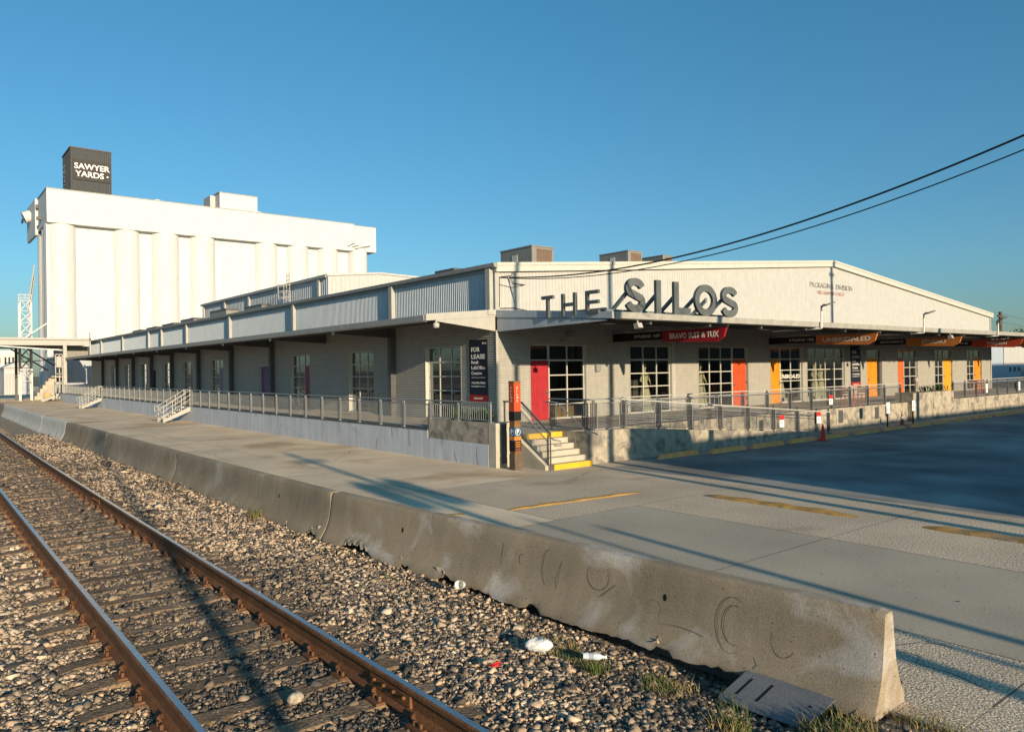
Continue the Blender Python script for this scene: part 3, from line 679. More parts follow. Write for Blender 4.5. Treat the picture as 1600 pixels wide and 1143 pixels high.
side_rail(47.4, 70.9, 'galvanized mesh railing on the dock between the first and second steel stairs')
side_rail(72.3, 90.3, 'farthest galvanized mesh railing on the dock beyond the second steel stair')
# planter railing with vertical bars
t = thing('planter_railing', (XD+.02, 19, 1.26), 'short railing of upright bars on the planter block at the corner', 'railing')
for y in (17.4, 19.0, 20.55): inst('rail_post', rail_post(.57, 'side').mesh('rail_post', M_galv, (0, 0, 0)), t, (XD+.02, y, 1.26), PI/2)
for y in np.arange(17.5, 20.5, .11): MB().box(XD+.012, XD+.028, y-.008, y+.008, 1.32, 1.74).build('bar', M_galv, t)
for z, r in ((1.83, .024), (1.74, .014), (1.32, .014)): MB().tube([(XD+.02, 17.35, z), (XD+.02, 20.6, z)], r, 8).build('top_rail' if z > 1.8 else 'rail', M_galv, t)
def front_rail(x0, x1, y, label, st=1.6, zb=ZF, group='railings on the front dock', mesh=PMF):
    n = max(1, round((x1-x0)/st)); st = (x1-x0)/n
    t = thing('dock_railing', ((x0+x1)/2, y, zb), label, 'railing', group)
    for k in range(n+1):
        inst('rail_post', PFm, t, (x0+k*st, y, zb))
        if k < n: inst('mesh_panel', mesh, t, (x0+k*st+(st-1.36)/2, y, zb+.08))
    MB().box(x0-.12, x1+.12, y-.03, y+.03, zb+.91, zb+.945).build('top_rail', M_trim, t)
    MB().tube([(x0-.1, y-.08, zb+.78), (x1+.1, y-.08, zb+.78)], .018, 8).build('hand_rail', M_galv, t)
    return t
front_rail(18.1, 37.3, YD, 'long grey mesh railing on the front dock edge behind the ramp')
front_rail(43.0, 61.5, YD-.15, 'far grey mesh railing on the dock beyond the low concrete block')
front_rail(62.5, 92, 16.2, 'mesh railing on the dock extension at the right edge of the photo')
# ramp railing
xa, xb = 17.05, 28.95; slope = (RZ(28.95)-RZ(17.2))/(28.95-17.2)
PR = mesh_panel(1.33, .74, .007, .075, shear=slope).mesh('mesh_panel', M_galv, (0, 0, 0))
t = thing('ramp_railing', (23, 15.82, 0), 'grey mesh railing sloping down along the ramp in front of the dock', 'railing')
for k, x in enumerate([17.0, 18.63, 20.19, 21.83, 23.44, 25.05, 26.65, 28.05, 28.95]):
    inst('rail_post', PFm, t, (x, 15.82, RZ(x)+.0))
    if k < 7: inst('mesh_panel', PR, t, (x+.13, 15.82, RZ(x+.13)+.09))
b = MB(); f = lambda x, z: (x, 15.82, RZ(x)+z)
b.hexa([(16.9, 15.79, RZ(17)+.90), (29.05, 15.79, RZ(29.05)+.80), (29.05, 15.85, RZ(29.05)+.80), (16.9, 15.85, RZ(17)+.90), (16.9, 15.79, RZ(17)+.94), (29.05, 15.79, RZ(29.05)+.84), (29.05, 15.85, RZ(29.05)+.84), (16.9, 15.85, RZ(17)+.94)])
b.build('top_rail', M_trim, t)
MB().tube([(17.1, 15.95, RZ(17.1)+.74), (29.3, 15.95, RZ(29)+.66)], .018, 8).build('hand_rail', M_galv, t)
# landing railing + stair handrails
t = thing('landing_railing', (15.5, 16, ZF), 'grey mesh railing on the landing right of the yellow edged steps', 'railing')
for x, y in ((15.5, 17.35), (15.5, 15.9)): inst('rail_post', PFm, t, (x, y, ZF+.03), PI/2)
inst('rail_post', PFm, t, (15.75, 15.82, ZF+.03)); inst('mesh_panel', mesh_panel(1.15, .74, .0055).mesh('mesh_panel', M_galv, (0, 0, 0)), t, (15.5, 16.03, ZF+.1), PI/2)
inst('mesh_panel', mesh_panel(.95, .74, .0055).mesh('mesh_panel', M_galv, (0, 0, 0)), t, (15.9, 15.82, ZF+.1))
MB().box(15.47, 15.53, 15.8, 17.45, ZF+.945, ZF+.98).build('top_rail', M_galv, t)
MB().box(15.535, 16.95, 15.79, 15.85, ZF+.945, ZF+.98).build('top_rail', M_galv, t)
MB().tube([(15.38, 17.6, ZF+.86), (15.38, 17.0, ZF+.86), (15.38, 15.75, .98), (15.38, 15.4, .94), (15.38, 15.3, .9)], .02, 8).build('hand_rail', M_galv, t)
t = thing('stair_railing', (13.9, 16.3, 0), 'grey railing with mesh left of the yellow edged concrete steps', 'railing')
def sq(b, p, q, r=.025):
    b.tube([p, q], r*1.25, 4, smooth=False)
b = MB(); xs_ = 13.88
for y, z0, z1 in ((15.62, 0, .98), (15.72, 0, .96), (16.95, ZF-.1, ZF+.92), (17.05, ZF-.1, ZF+.92)): b.box(xs_-.02, xs_+.02, y-.012, y+.012, z0, z1)
b.build('rail_post', M_bar, t)
b = MB(); b.tube([(xs_, 17.1, ZF+.93), (xs_, 16.85, ZF+.93), (xs_, 15.6, .99)], .03, 4, smooth=False); b.build('top_rail', M_bar, t)
b = MB(); b.tube([(xs_+.08, 16.9, ZF+.8), (xs_+.08, 15.6, .84), (xs_+.08, 15.3, .82), (xs_+.08, 15.28, .7), (xs_+.08, 15.55, .68)], .018, 8); b.build('hand_rail', M_galv, t)
mp = mesh_panel(1.18, .62, .006, .06, shear=-(ZF-.02)/1.25); mo = inst('mesh_panel', mp.mesh('mesh_panel', M_galv, (0, 0, 0)), t, (xs_, 16.92, ZF+.1), -PI/2)
t = thing('gate_railing', (13.5, 17.1, ZF), 'small dark railing between the corner block and the orange sign post', 'railing')
b = MB()
for y in (17.3, 16.95): b.box(13.6, 13.64, y-.02, y+.02, 1.2 if y > 17 else .55, 1.86)
b.build('rail_post', M_bar, t)
b = MB(); b.tube([(13.62, 17.35, 1.86), (13.62, 16.9, 1.86), (13.62, 16.75, 1.7), (13.62, 16.75, .6)], .03, 4, smooth=False); b.build('top_rail', M_bar, t)
# ------------------------------------------------------------------ steel stairs to the dock
def steel_stair(ya, yb, label):
    """descends square to the dock wall: top at the dock edge, foot out on the lot"""
    t = thing('steel_stair', (12.4, (ya+yb)/2, 0), label, 'stair', 'steel stairs up to the dock')
    x0, x1 = 11.6, XD-.07
    for y in (ya, yb):
        MB().hexa([(x0, y-.025, 0), (x1, y-.025, ZF-.3), (x1, y+.025, ZF-.3), (x0, y+.025, 0), (x0, y-.025, .17), (x1, y-.025, ZF-.03), (x1, y+.025, ZF-.03), (x0, y+.025, .17)]).build('stringer', M_trim, t)
        b = MB()
        for z in (.92, .64, .38): b.tube([(x0-.15, y, z), (x0, y, z), (x1, y, ZF+z), (x1+.25, y, ZF+z)], .02, 6)
        b.tube([(x0-.15, y, .92), (x0-.15, y, .64)], .02, 6); b.build('hand_rail', M_trim, t)
        for q in (.03, .35, .68, 1):
            x = x0+(x1-x0)*q; MB().box(x-.018, x+.018, y-.018, y+.018, ZF*q, ZF*q+.92).build('baluster', M_trim, t)
    for k in range(5):
        f_ = (k+1)/6; x = x0+(x1-x0)*f_; MB().box(x-.02, x+.24, ya+.03, yb-.03, ZF*f_-.03, ZF*f_).build('tread', M_galv, t)
    return t
steel_stair(46.1, 47.3, 'nearest steel stair with pale stringers and pipe rails at the dock')
steel_stair(71.0, 72.2, 'second steel stair along the dock wall, half way to the silos')
steel_stair(93.0, 94.2, 'farthest steel stair at the end of the dock near the pale annex post')
# ------------------------------------------------------------------ signs
def lease(F, a_left, a_right, z0, z1, U, label):
    """navy banner; a_left = end where the text starts"""
    c = F((a_left+a_right)/2, .03, z0); t = thing('lease_banner', c, label, 'banner', 'for lease banners')
    b = MB(); fbox(b, F, min(a_left, a_right), max(a_left, a_right), .05, .02, z0+.0, z1); b.build('banner_sheet', M_navy, t)
    b = MB(); fbox(b, F, min(a_left, a_right)-.001, max(a_left, a_right)+.001, .053, .0505, z0-.003, z0+.24); b.build('red_band', mat('banner_red', (.36, .02, .02), .6), t)
    wd = abs(a_right-a_left); U = Vector(U); hh = z1-z0
    def ln(s, u, v, wf, h, bold=0.):
        O = Vector(F(a_left, .054, z0+v*hh))+U*(u*wd); return text('lettering', s, O, U, (0, 0, 1), M_white, t, h=h*hh, wid=wf*wd, depth=.003, bold=bold)
    ln('FOR', .12, .805, .47, .075, .02); ln('LEASE', .12, .69, .75, .075, .02)
    ln('Retail', .12, .61, .38, .052, .006); ln('Loft/Office', .12, .52, .76, .056, .006); ln('Creative', .12, .435, .58, .052, .006)
    b = MB(); O = Vector(F(a_left, .054, 0)); p = O+U*(.12*wd); q = O+U*(.88*wd); b.add([(p.x, p.y, z0+.385*hh), (q.x, q.y, z0+.385*hh), (q.x, q.y, z0+.392*hh), (p.x, p.y, z0+.392*hh)], [(0, 1, 2, 3)]); b.build('rule_line', M_white, t)
    ln('713.993.9823', .12, .285, .76, .034, .012); ln('leasing@dealco.net', .12, .232, .76, .028); ln('DEALCO.NET', .25, .038, .5, .03, .01)
    ln('H', .74, .925, .08, .028, .03); ln('A', .86, .925, .1, .028, .02)
    return t
lease(SP, 22.55, 21.46, 1.64, 3.86, (0, -1, 0), 'navy for lease banner on the shaded side wall near the corner')
lease(FP, 40.85, 41.9, 1.55, 3.8, (1, 0, 0), 'navy for lease banner on the sunlit front wall beside the amber entrance door')
def blade(x, y_in, y_mid, z_black, black_txt, col, main_txt, label, frac=.8, btx=(.45, .95)):
    t = thing('hanging_sign', (x, (y_in+15.6)/2, 3.7), label, 'sign', 'blade signs hanging under the front canopy')
    th = .06
    MB().box(x, x+th, y_mid+.01, y_in, 3.80, 4.10).build('black_panel', M_black, t)
    MB().prism([(x-.012, y_mid, 3.72), (x-.012, y_mid, 4.12), (x-.012, 15.6, 4.11), (x-.012, 15.71, 3.80), (x-.012, 16.03, 3.63)], (th+.024, 0, 0)).build('color_panel', col, t)
    L_ = y_in-y_mid
    text('lettering', black_txt, (x-.001, y_mid+L_*(1-btx[0]), 3.9), (0, -1, 0), (0, 0, 1), M_white, t, h=.105, wid=L_*(btx[1]-btx[0]), depth=.004, spacing=1.2, bold=.01)
    Lm = y_mid-15.7
    wd = Lm*frac; text('lettering', main_txt, (x-.013, y_mid-.06-(Lm-wd)/2, 3.80), (0, -1, 0), (0, 0, 1), M_white, t, h=.21, wid=wd, depth=.006, bold=.02)
    b = MB(); b.tube([(x+.03, y_in+.1, 4.17), (x+.03, 15.55, 4.17)], .025, 6); b.build('hanger_rail', M_galv, t)
    for q in (.12, .5, .88): y = 15.8+(y_in-15.8)*q; MB().box(x+.02, x+.04, y-.02, y+.02, 4.1, 4.34).build('hanger', M_galv, t)
    return t
blade(21.95, 20.9, 18.38, 0, 'STUDIO 107', M_signr, 'BRAVO SUIT & TUX', 'dark red hanging sign reading BRAVO SUIT & TUX with black STUDIO 107 panel')
blade(32.72, 20.85, 18.41, 0, 'STUDIO 105', M_signo, 'UNBRIDALED', 'orange hanging sign reading UNBRIDALED with black STUDIO 105 panel')
blade(41.6, 20.0, 18.32, 0, 'ENTRANCE', M_signo, 'STUDIO', 'orange hanging sign reading STUDIO with black ENTRANCE panel', frac=.45, btx=(.2, .9))
blade(50.15, 19.4, 18.24, 0, '102', M_signm, 'MANIA!', 'vermilion hanging sign reading MANIA! with black 102 panel', frac=.4, btx=(.3, .8))
blade(58.3, 19.6, 18.2, 0, '101', M_amb, 'ART', 'amber hanging sign at the right edge of the photo', frac=.3)
# lettering on the gable
text_p = thing('gable_lettering', (39, YF-.03, 6.5), 'faded grey and red painted lettering PACKAGING DIVISION on the white gable', 'lettering')
for s, x0, x1, z in (('PACKAGING', 36.77, 39.1, 6.83), ('DIVISION', 39.42, 41.16, 6.83)):
    text('lettering', s, (x0, YF-.025, z), (1, 0, 0), (0, 0, 1), mat('faded_grey_print', (.22, .21, .19), .7), text_p, h=.27, wid=x1-x0, depth=.003)
text('lettering', '1502 SAWYER STREET', (37.45, YF-.025, 6.5), (1, 0, 0), (0, 0, 1), mat('faded_red_print', (.32, .10, .09), .7), text_p, h=.17, wid=2.85, depth=.003)
# THE SILOS letters
def stroke2d(pts, wd):
    L_ = []; Rr = []
    for i, p in enumerate(pts):
        a = Vector(pts[max(i-1, 0)]); c = Vector(pts[min(i+1, len(pts)-1)]); t = (c-a).normalized(); n = Vector((-t.y, t.x))
        L_.append(Vector(p)+n*wd/2); Rr.append(Vector(p)-n*wd/2)
    return L_, Rr
def letter_strokes(b, strokes, F3, depth):
    for pts, wd, closed in strokes:
        L_, Rr = stroke2d(pts, wd); n = len(pts); vs = []
        if closed:
            t = (Vector(pts[1])-Vector(pts[-2])).normalized(); nn = Vector((-t.y, t.x)); L_[0] = L_[-1] = Vector(pts[0])+nn*wd/2; Rr[0] = Rr[-1] = Vector(pts[0])-nn*wd/2
        for i in range(n): vs += [F3(L_[i], 0), F3(Rr[i], 0), F3(L_[i], depth), F3(Rr[i], depth)]
        fs = []
        for i in range(n-1):
            k = 4*i; fs += [(k, k+1, k+5, k+4), (k+2, k+6, k+7, k+3), (k, k+4, k+6, k+2), (k+1, k+3, k+7, k+5)]
        if not closed: fs += [(0, 2, 3, 1), (4*n-4, 4*n-3, 4*n-1, 4*n-2)]
        b.add(vs, fs)
def S_path(w_, h, st):
    r = w_/2-st/2; h2 = h/2; ry = (h-st)/4; P = []
    cx = w_/2; c1 = h-st/2-ry; c0 = st/2+ry
    for a in np.linspace(R(15), R(215), 16): P.append((cx+r*.97*math.cos(a), c1+ry*math.sin(a)))
    for a in np.linspace(R(35), R(-165), 16): P.append((cx+r*math.cos(a), c0+ry*math.sin(a)))
    return P
silos_sign = thing('roof_letter_sign', (19.5, 16, 4.4), 'grey freestanding letters THE SILOS on the front canopy edge', 'letter sign')
def add_letter(ch, F3, w_, h, st, dep):
    b = MB(); s = []
    if ch == 'S': s.append((S_path(w_, h, st), st, False))
    elif ch == 'O': s.append(([(w_/2+(w_/2-st/2)*math.cos(a), h/2+(h/2-st/2)*math.sin(a)) for a in np.linspace(0, 2*PI, 33)], st, True))
    elif ch == 'I': s.append(([(w_/2, 0), (w_/2, h)], st, False))
    elif ch == 'L': s += [([(st/2, 0), (st/2, h)], st, False), ([(st+.001, st/2), (w_, st/2)], st, False)]
    elif ch == 'T': s += [([(w_/2, 0), (w_/2, h-st)], st, False), ([(0, h-st/2), (w_, h-st/2)], st, False)]
    elif ch == 'H': s += [([(st/2, 0), (st/2, h)], st, False), ([(w_-st/2, 0), (w_-st/2, h)], st, False), ([(st+.001, h*.5), (w_-st-.001, h*.5)], st, False)]
    elif ch == 'E': s += [([(st/2, 0), (st/2, h)], st, False)]+[([(st+.001, z), (w_, z)], st, False) for z in (st/2, h*.5, h-st/2)]
    letter_strokes(b, s, F3, dep); return b.build('letter_'+ch.lower(), M_grey, silos_sign)
ZL = 4.43
for ch, x0, x1 in (('S', 16.72, 17.58), ('I', 18.05, 18.33), ('L', 18.93, 19.74), ('O', 19.97, 21.13), ('S', 21.4, 22.3)):
    add_letter(ch, lambda p, d, x0=x0: (x0+p[0], 15.36+d, ZL+p[1]), x1-x0, 1.03, .225, .10)
    for dx in ((.12,) if ch in 'IL' else ((.1, .75) if ch == 'O' else (.12,))):
        br = MB()
        br.hexa([(x0+dx, 15.53, ZL+.62), (x0+dx+.1, 15.53, ZL+.62), (x0+dx+.1, 15.53, ZL+.5), (x0+dx, 15.53, ZL+.5), (x0+dx, 16.15, ZL+.12), (x0+dx+.1, 16.15, ZL+.12), (x0+dx+.1, 16.15, ZL+.0), (x0+dx, 16.15, ZL+.0)])
        br.build('brace', M_brace, silos_sign)
boxo('base_rail', M_brace, silos_sign, 16.4, 22.6, 16.0, 16.15, 4.47, 4.56)
for ch, y0_, y1_ in (('T', 18.47, 17.92), ('H', 17.53, 16.89), ('E', 16.46, 15.91)):
    add_letter(ch, lambda p, d, y0_=y0_: (16.1+d, y0_-p[0], 4.41+p[1]), y0_-y1_, .70, .105, .09)
boxo('base_rail', M_brace, silos_sign, 16.28, 16.36, 15.8, 18.6, 4.52, 4.58)
# lamps on the canopy edge
for x, lab in ((27.45, 'first tall arm lamp from the left on the front canopy edge'), (36.35, 'second tall arm lamp on the front canopy edge, above the orange STUDIO sign'), (45.3, 'third tall arm lamp near the right end of the white gable'), (54.3, 'fourth arm lamp beyond the right edge on the front canopy')):
    t = thing('canopy_lamp_post', (x, YC-.16, 4.15), lab, 'lamp', 'arm lamps on the front canopy')
    MB().tube([(x, YC+1.9, 4.17), (x, YC-.2, 4.17), (x, YC-.22, 4.19), (x, YC-.22, 4.86)], .035, 8).build('conduit', mat('white_conduit', (.7, .69, .66), .5), t)
    MB().tube([(x, YC-.22, 4.84), (x, YC-.22, 5.0), (x+.1, YC-.3, 5.08)], .045, 8).build('arm', M_steel, t)
    MB().hexa([(x+.02, YC-.42, 5.02), (x+.16, YC-.22, 5.02), (x+.46, YC-.42, 5.14), (x+.34, YC-.6, 5.14), (x+.02, YC-.42, 5.08), (x+.16, YC-.22, 5.08), (x+.46, YC-.42, 5.18), (x+.34, YC-.6, 5.18)]).build('lamp_head', M_steel, t)
# timber sign post
t = thing('sign_post', (13.3, 16.4, 0), 'square timber post with orange SILOS cap and blue parking panel by the steps', 'sign post')
x0, x1, ya, yb = 13.17, 13.39, 16.3, 16.52
boxo('post', M_post, t, x0, x1, ya, yb, .42, 2.44)
boxo('base_sleeve', mat('sleeve_steel', (.12, .085, .06), .6, var=.25, scale=8), t, x0-.012, x1+.012, ya-.012, yb+.012, 0, .44)
boxo('orange_cap', M_orr, t, x0-.008, x1+.008, ya-.008, yb+.008, 1.62, 2.40)
boxo('cap_top', M_post, t, x0-.012, x1+.012, ya-.012, yb+.012, 2.402, 2.46)
boxo('black_band', M_black, t, x0-.011, x1+.011, ya-.011, yb+.011, 1.37, 1.618)
boxo('parking_panel', mat('panel_blue', (.03, .09, .17), .5), t, x0-.009, x1+.009, ya-.009, yb+.009, .93, 1.18)
boxo('stripe', M_amb, t, x0-.01, x1+.01, ya-.01, yb+.01, .86, .929); boxo('stripe', mat('stripe_salmon', (.62, .2, .12), .5), t, x0-.0095, x1+.0095, ya-.0095, yb+.0095, .82, .859)
boxo('directory', M_black, t, x0-.0092, x1+.0092, ya-.0092, yb+.0092, .52, .819)
for z in (.77, .71, .65, .59, .54): boxo('stripe', M_conew if z < .6 else M_amb, t, x0+.02, x1-.02, ya-.011, ya-.0093, z-.012, z+.012)
for k, c in enumerate('SILOS'):
    text('lettering', c, (13.255, ya-.009, 2.24-k*.09), (1, 0, 0), (0, 0, 1), M_white, t, h=.06, depth=.002, bold=.02)
    text('lettering', c, (x0-.009, 16.44, 2.24-k*.09), (0, -1, 0), (0, 0, 1), M_white, t, h=.06, depth=.002, bold=.02)
text('lettering', 'P', (13.245, ya-.0095, 1.0), (1, 0, 0), (0, 0, 1), M_white, t, h=.11, depth=.002, bold=.03); text('lettering', 'P', (x0-.0095, 16.45, 1.0), (0, -1, 0), (0, 0, 1), M_white, t, h=.11, depth=.002, bold=.03)
def ring(c, r, wd, U): 
    b = MB(); vs = []; n = 20; U = Vector(U)
    for k in range(n): a = 2*PI*k/n; vs += [Vector(c)+U*(r*math.cos(a))+Vector((0, 0, r*math.sin(a))), Vector(c)+U*((r-wd)*math.cos(a))+Vector((0, 0, (r-wd)*math.sin(a)))]
    b.add(vs, [(2*k, 2*((k+1) % n), 2*((k+1) % n)+1, 2*k+1) for k in range(n)]); return b
ring((13.28, ya-.0115, 1.055), .095, .012, (1, 0, 0)).build('emblem_ring', M_white, t); ring((x0-.0115, 16.41, 1.055), .095, .012, (0, -1, 0)).build('emblem_ring', M_white, t)
# small parking notices
def notice(x, y, z0, z1, wd, red, label, post=None, txt='P'):
    t = thing('parking_notice', (x, y, 0 if post else z0), label, 'sign', 'small white parking notices')
    boxo('plate', M_white, t, x-wd/2, x+wd/2, y-.012, y, z0, z1)
    if red:
        boxo('red_header', mat('notice_red', (.6, .03, .03), .5), t, x-wd/2-.001, x+wd/2+.001, y-.0145, y-.0125, z0+(z1-z0)*.62, z1+.001)
    text('lettering', txt, (x-wd*.3, y-.0128, z0+(z1-z0)*.25), (1, 0, 0), (0, 0, 1), M_black, t, h=(z1-z0)*.18, wid=wd*.6, depth=.001)
    if post: MB().tube([(x, y+.03, 0), (x, y+.03, z1)], .03, 8).build('post', M_black, t)
    return t
notice(25.45, 15.73, .5, .93, .3, True, 'white notice with red header on the lower ramp railing, left one')
notice(28.0, 15.7, .5, .94, .3, True, 'white notice with red header above the red cone at the ramp foot')
notice(30.6, 16.6, 1.1, 1.5, .28, True, 'white notice with red header on the upper railing')
notice(33.15, 15.4, .65, 1.12, .3, False, 'plain white notice on a black post, left one of two', True)
notice(35.6, 15.4, .65, 1.12, .3, False, 'plain white notice on a black post, right one of two', True)
notice(47.0, 16.4, 1.1, 1.6, .25, False, 'white notice on the far railing near the last amber door')
notice(52.0, 16.4, 1.1, 1.6, .25, False, 'white notice on the far railing at the right edge')
# parking stops
for i, x in enumerate([17.9, 20.1, 22.3, 24.62, 26.85, 29.4, 31.85, 34.2, 36.6, 39.1, 41.5, 43.9, 46.2, 48.6]):
    y = 14.95+.25*(i == 0)+random.uniform(-.05, .05); L_ = 1.9
    b = MB(); h_ = .14; vs = []
    for q in (0, .09, L_-.09, L_):
        hh = .02 if q in (0, L_) else h_
        vs += [(x+q, y-.09, .0), (x+q, y-.05, hh), (x+q, y+.05, hh), (x+q, y+.09, 0)]
    b.add(vs, [(4*k+j, 4*k+4+j, 4*k+5+j, 4*k+1+j) for k in range(3) for j in range(3)]+[(0, 1, 2, 3), (15, 14, 13, 12)])
    o = b.build('parking_stop', M_stop); o.rotation_euler.z = random.uniform(-.012, .012)
    ords = ['nearest', 'second', 'third', 'fourth', 'fifth', 'sixth', 'seventh', 'eighth', 'ninth', 'tenth', 'eleventh', 'twelfth', 'thirteenth', 'farthest']
    tag(o, f'worn yellow concrete parking stop, {ords[i]} from the concrete steps in the row', 'parking stop', 'parking stops along the ramp and dock')
def cone(x, y, h, m, label):
    t = thing('traffic_cone', (x, y, .001), label, 'cone')
    MB().box(x-h*.24, x+h*.24, y-h*.24, y+h*.24, .004, .04).build('base', m, t)
    MB().lathe((x, y, .04), [(h*.17, 0), (h*.05, h*.9), (h*.04, h*.94)], 14).build('cone_body', m, t)
    return t
cone(26.35, 14.62, .62, M_cone, 'bright red traffic cone standing by the parking stops at the ramp foot')
c2 = cone(35.0, 15.65, .55, M_conew, 'small dull traffic cone between the two black sign posts'); MB().lathe((35.0, 15.65, .30), [(.075, 0), (.055, .12)], 12).build('collar', M_white, c2)
# patio furniture
def patio(x, y, label):
    t = thing('patio_set', (x, y, ZF), label, 'patio table', 'red patio tables on the dock')
    MB().lathe((x, y, ZF+.7), [(.4, 0), (.4, .03)], 16).build('table_top', M_furn, t)
    b = MB(); b.tube([(x, y, ZF), (x, y, ZF+.7)], .03, 8); b.box(x-.25, x+.25, y-.03, y+.03, ZF, ZF+.03); b.box(x-.03, x+.03, y-.25, y+.25, ZF+.001, ZF+.031); b.build('table_leg', M_furn, t)
def chair(x, y, rz, label):
    t = thing('patio_chair', (x, y, ZF), label, 'chair', 'red patio chairs on the dock')
    c, s = math.cos(rz), math.sin(rz)
    P = lambda u, v, z: (x+c*u-s*v, y+s*u+c*v, ZF+z)
    def bx(u0, u1, v0, v1, z0, z1): return MB().hexa([P(u0, v0, z0), P(u1, v0, z0), P(u1, v1, z0), P(u0, v1, z0), P(u0, v0, z1), P(u1, v0, z1), P(u1, v1, z1), P(u0, v1, z1)])
    bx(-.21, .21, -.21, .21, .43, .46).build('seat', M_furn, t)
    for u in (-.19, .19):
        for v in (-.19, .19): bx(u-.015, u+.015, v-.015, v+.015, 0, .43 if v < 0 else .85).build('leg', M_furn, t)
    for z in (.55, .65, .75): bx(-.17, .17, .18, .2, z, z+.06).build('back_slat', M_furn, t)
patio(34.5, 17.6, 'red round patio table behind the railing near the amber entrance')
chair(33.7, 17.5, PI/2, 'red slatted patio chair left of the table near the entrance'); chair(35.3, 17.7, -PI/2, 'red slatted patio chair right of the table near the entrance')
patio(50.8, 18.3, 'red round patio table on the far dock before the last amber door')
chair(50.0, 18.1, PI/2, 'red slatted patio chair left of the far patio table'); chair(51.6, 18.4, -PI/2, 'red slatted patio chair right of the far patio table')
# ash urn by orange door
u = MB().lathe((47.9, YF-.45, ZF), [(.06, 0), (.06, .75), (.13, .78), (.13, .95), (.05, 1.0)], 12).build('ash_urn', M_trim); tag(u, 'white slim urn beside the orange door on the front dock', 'urn')
# mannequins in the windows
def mannequin(x, y, label, dress=True):
    t = thing('mannequin', (x, y, ZF), label, 'mannequin', 'white mannequins in the shop windows')
    z = .22
    MB().lathe((x, y, ZF+z), [(.34, 0), (.3, .35), (.22, .7), (.19, .85), (.13, 1.02), (.17, 1.2), (.19, 1.34), (.16, 1.42), (.05, 1.46), (.045, 1.54), (.085, 1.6), (.095, 1.7), (.07, 1.79), (.02, 1.82)], 14, sy=.75).build('dressed_body', M_mann, t)
    b = MB()
    for s in (-1, 1): b.tube([(x+.19*s, y, ZF+z+1.36), (x+.27*s, y-.02, ZF+z+1.1), (x+.2*s, y-.16, ZF+z+.92)], [.05, .042, .03], 8)
    b.build('arm', M_mann, t)
    MB().box(x-.35, x+.35, y-.3, y+.3, ZF, ZF+.22).build('plinth', M_white, t)
for x, l in ((36.95, 'white gowned mannequin at the left of the wide shop window'), (38.15, 'white mannequin in the middle of the wide shop window'), (38.8, 'white mannequin right of centre in the wide shop window'), (34.4, 'white mannequin left in the window beside the amber door'), (34.85, 'white mannequin right in the window beside the amber door'), (28.4, 'pale mannequin in the window beside the orange red door'), (24.6, 'pale mannequin standing in the three column shop window')):
    mannequin(x, YF+.62, l)
t = thing('window_lettering', (35.4, YF+.08, 2.1), 'white lettering on the glass beside the amber door', 'lettering'); text('lettering', 'UNBRIDALED', (34.1, YF+.094, 2.12), (1, 0, 0), (0, 0, 1), M_white, t, h=.2, wid=1.75, depth=.002, bold=.01)
# planter plants
def plant(x, y, z, n, r, h, label, m=M_leafb):
    b = MB()
    for k in range(n):
        a = random.uniform(0, 2*PI); d = random.uniform(.1, r); hh = h*random.uniform(.5, 1); px, py = x+random.uniform(-r, r)*.5, y+random.uniform(-r, r)*.8
        tip = Vector((px+d*math.cos(a), py+d*math.sin(a), z+hh)); mid = Vector((px+d*.4*math.cos(a), py+d*.4*math.sin(a), z+hh*.7)); s = Vector((-math.sin(a), math.cos(a), 0))*.03
        b.add([(px, py, z), mid-s, tip, mid+s], [(0, 1, 2, 3)])
    o = b.build('planter_plant', m); return tag(o, label, 'plant', 'plants on the dock')
for y, l in ((18.2, 'green bushy plant behind the bars of the corner planter'), (19.4, 'darker sparse plant further back in the corner planter')): plant(XD+.5, y+.25, 1.16, 160 if y < 19 else 70, .38, .5, l)
for x, l in ((40.3, 'spiky dark agave plant in the low concrete block, left'), (41.9, 'spiky dark agave plant in the low concrete block, right')): plant(x, 16.8, 1.3, 40, .4, .45, l, M_leaf)
# ------------------------------------------------------------------ roof units
def hvac(x0, x1, y0, y1, z0, z1, label):
    t = thing('rooftop_unit', ((x0+x1)/2, (y0+y1)/2, z0), label, 'air conditioner', 'air conditioners on the warehouse roof')
    boxo('casing', M_hv, t, x0, x1, y0, y1, z0, z1)
    boxo('lid', M_hv, t, x0-.03, x1+.03, y0-.03, y1+.03, z1+.001, z1+.05)
    wdt = x1-x0; boxo('coil_grille', M_grille, t, x0+wdt*.22, x1-wdt*.08, y0-.015, y0-.001, z0+.05, z1-.08)
    boxo('access_panel', mat('hvac_panel', (.5, .48, .44), .5), t, x0-.02, x0-.001, y0+(y1-y0)*.45, y0+(y1-y0)*.62, z0+.1, z1-.25)
    boxo('curb', M_steel, t, x0+.1, x1-.1, y0+.1, y1-.1, z0-.5, z0-.001)
hvac(20.45, 21.65, 24, 26.1, 7.0, 7.87, 'brown grilled air conditioner nearest the corner of the white gable')
hvac(32.86, 34.07, 30, 32.3, 7.9, 9.52, 'brown grilled air conditioner behind the middle of the gable, left of a pair')
hvac(35.95, 36.85, 30, 32.2, 8.1, 9.50, 'air conditioner behind the gable crossed by the black cable, right of a pair')
